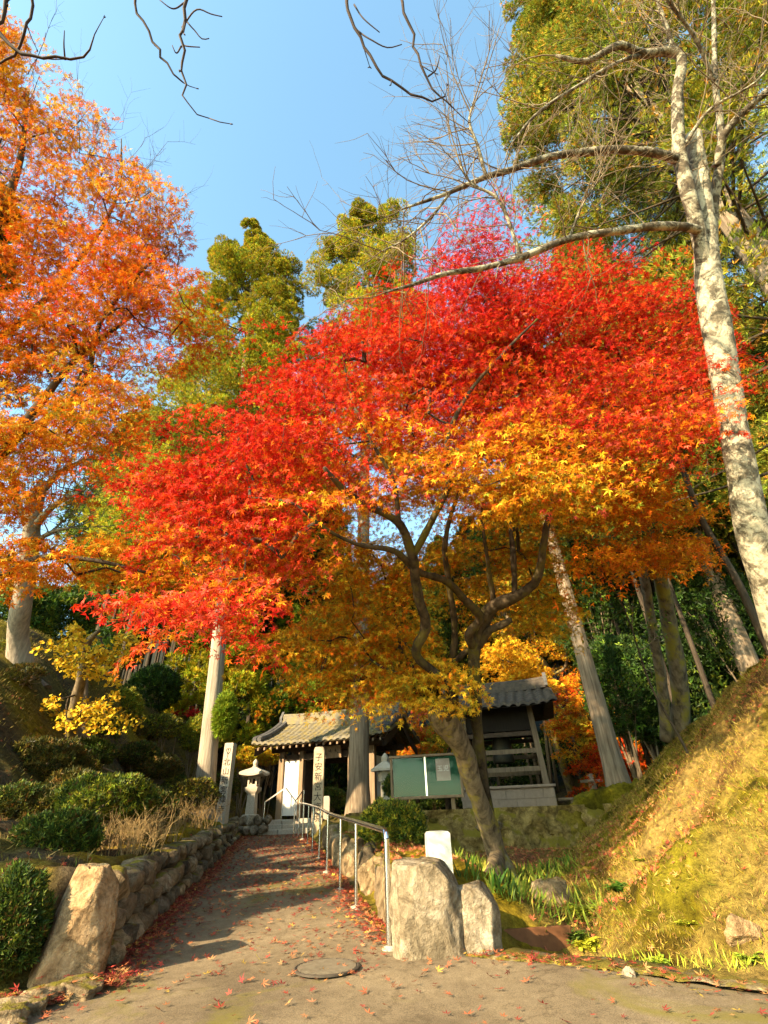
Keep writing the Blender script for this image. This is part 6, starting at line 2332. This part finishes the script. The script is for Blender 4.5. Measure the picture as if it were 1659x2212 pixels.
def grass():
    r = np.random.default_rng(51)
    mb = MB()

    def blades(n, x0, x1, y0, y1, pf, size, pal, lean=.5):
        x, y = r.uniform(x0, x1, n), r.uniform(y0, y1, n)
        ok = r.random(n) < pf(x, y)
        x, y = x[ok], y[ok]
        k = len(x)
        p_ = np.stack([x, y, H(x, y) - .01], 1)
        e = .1
        gx = (H(x + e, y, False) - H(x - e, y, False)) / (2 * e)
        gy = (H(x, y + e, False) - H(x, y - e, False)) / (2 * e)
        dn = nrm(np.stack([-gx, -gy, 0 * gx], 1)) * np.minimum(np.hypot(gx, gy), 1)[:, None]
        up = nrm(np.array([0, 0, .8]) + dn * .9 + r.normal(0, lean, (k, 3)))
        nr = nrm(np.array([0, 0, 1]) + r.normal(0, .5, (k, 3)))
        scatter(mb, T_BLADE, p_, up, nr, size * r.uniform(.5, 1.3, k), pick(r, pal, k, .25))
    st = [(.42, .28, .07, 3), (.34, .22, .045, 3), (.27, .21, .018, 3), (.19, .095, .035, 2.6), (.16, .18, .018, 1.4)]
    blades(230000, 1.2, 6.4, 2.6, 12.3, lambda x, y: (x > pr(y) + .25) * (x > ip(y, [3, 4.7, 5.2, 7.1, 9.3, 12.3], [4.5, 1.9, 1.8, 1.9, 2.3, 3.2])) * np.clip(.62 + .7 * vnoise(np.stack([x, y, x * 0], -1) * 1.6, 2), .3, 1), .045, st, .9)
    blades(26000, 1.2, 6.4, 2.6, 12.3, lambda x, y: (x > pr(y) + .3) * (x > ip(y, [3, 4.7, 5.2, 7.1, 9.3, 12.3], [4.5, 1.9, 1.8, 1.9, 2.3, 3.2])) * (vnoise(np.stack([x, y, x * 0], -1) * 4.5, 12) > .35), .085, st, .6)
    blades(9000, 1.5, 5.0, 2.6, 5.0, lambda x, y: (x > pr(y) + .22) * (x < pr(y) + .6) * 1.0, .07, [(.3, .34, .03, 3), (.42, .38, .05, 2)])
    blades(60000, -12, -2.6, 5.0, 22, lambda x, y: (x < pl(y) - .5) * np.clip(.3 + .8 * vnoise(np.stack([x, y, x * 0], -1) * 1.2, 4), .1, 1), .085, [(.25, .19, .04, 2), (.14, .12, .02, 2), (.36, .27, .08, 2), (.12, .08, .03, 1)])
    blades(9000, -.4, 3.2, 5.6, 9.5, lambda x, y: (x > pr(y) + 1.4) * np.clip(.5 + vnoise(np.stack([x, y, x * 0], -1) * 1.4, 7), .05, 1) * (x < ip(y, [5, 7, 9.5], [2.0, 2.2, 2.8])), .16, [(.22, .26, .03, 3), (.34, .33, .05, 2), (.12, .17, .02, 2)])
    o = mb.build('dry_grass', MT['grass'], smooth=False)
    tag(o, 'short straw-coloured grass and moss covering the banks', 'grass', kind='stuff')


grass()


def plants():
    r = np.random.default_rng(53)
    # iris-like clumps in the low garden
    spots = [(1105, 1945, 'tall blade-leaved clump under the maple base'), (1200, 1890, 'blade-leaved clump at the toe of the bank below the shaded wall'), (1075, 1930, 'short blade-leaved clump behind the narrow boulder'), (1175, 1915, 'fresh green blade clump between maple and bank'), (1020, 1900, 'low blade clump beside the white post')]
    for k, (u, v, lab) in enumerate(spots):
        b = PG(u, v, 5)
        root = thing('iris_clump', lab, 'plant', b, 'blade-leaved clumps in the low garden')
        n = 26
        pos = b + r.normal(0, .09, (n, 3)) * np.array([1, 1, 0])
        mb = MB()
        scatter(mb, T_BLADE, pos, nrm(np.array([0, 0, 1]) + r.normal(0, .28, (n, 3))), nrm(r.normal(size=(n, 3))), r.uniform(.10, .25, n), pick(r, [(.08, .15, .016, 3), (.18, .22, .02, 2), (.04, .08, .012, 2)], n, .2))
        mb.build('leaves', MT['leaf'], root, smooth=False)
    # ferns and leafy plants on the bank
    for k, (u, v, s, n, pal, lab) in enumerate([(1345, 1925, .26, 26, [(.06, .15, .018), (.1, .2, .02)], 'dark green leafy seedling in the middle of the sunlit bank'), (1255, 1975, .26, 44, [(.42, .42, .03), (.3, .34, .03)], 'yellow green ferns above the gutter mouth'), (1265, 2045, .22, 34, [(.5, .46, .03), (.4, .4, .03)], 'bright yellow fern beside the gutter mouth'), (1240, 2030, .2, 30, [(.07, .12, .02), (.12, .17, .02)], 'dark fern hanging into the gutter mouth'), (1480, 2000, .14, 16, [(.4, .4, .03)], 'small yellow green tuft low on the bank'), (1385, 1860, .12, 14, [(.3, .34, .03)], 'tiny green seedling high on the bank'), (1620, 2075, .16, 22, [(.36, .4, .03), (.2, .28, .03)], 'green weeds at the foot of the bank near the right edge'), (1420, 2085, .14, 22, [(.2, .28, .03), (.36, .4, .03)], 'green weeds beside the small marker stone'), (1215, 1860, .2, 24, [(.1, .18, .02)], 'dark leafy plant in the shaded corner under the wall')]):
        b = PG(u, v, 3.5)
        root = thing('fern', lab, 'plant', b, 'ferns and seedlings on the right bank')
        mb = MB()
        for i in range(n):
            a = r.random() * 2 * math.pi
            d = nrm(np.array([math.cos(a), math.sin(a), r.uniform(.3, 1.2)]))
            m = 11
            t = np.linspace(.12, 1, m)
            q = b + d * (s * t)[:, None] * r.uniform(.7, 1.1) - np.array([0, 0, 1]) * (s * .45 * t * t)[:, None]
            sd = nrm(np.cross(d, [0, 0, 1]))
            for sgn in (-1, 1):
                scatter(mb, T_OVAL, q + sd * sgn * (.22 * s * (1.1 - t))[:, None], nrm(sd * sgn + d * .4) + 0 * q, nrm(np.array([0, 0, 1]) + r.normal(0, .25, (m, 3))), .34 * s * (1.15 - t), pick(r, pal, m, .15))
        mb.build('fronds', MT['leaf'], root, smooth=False)


plants()
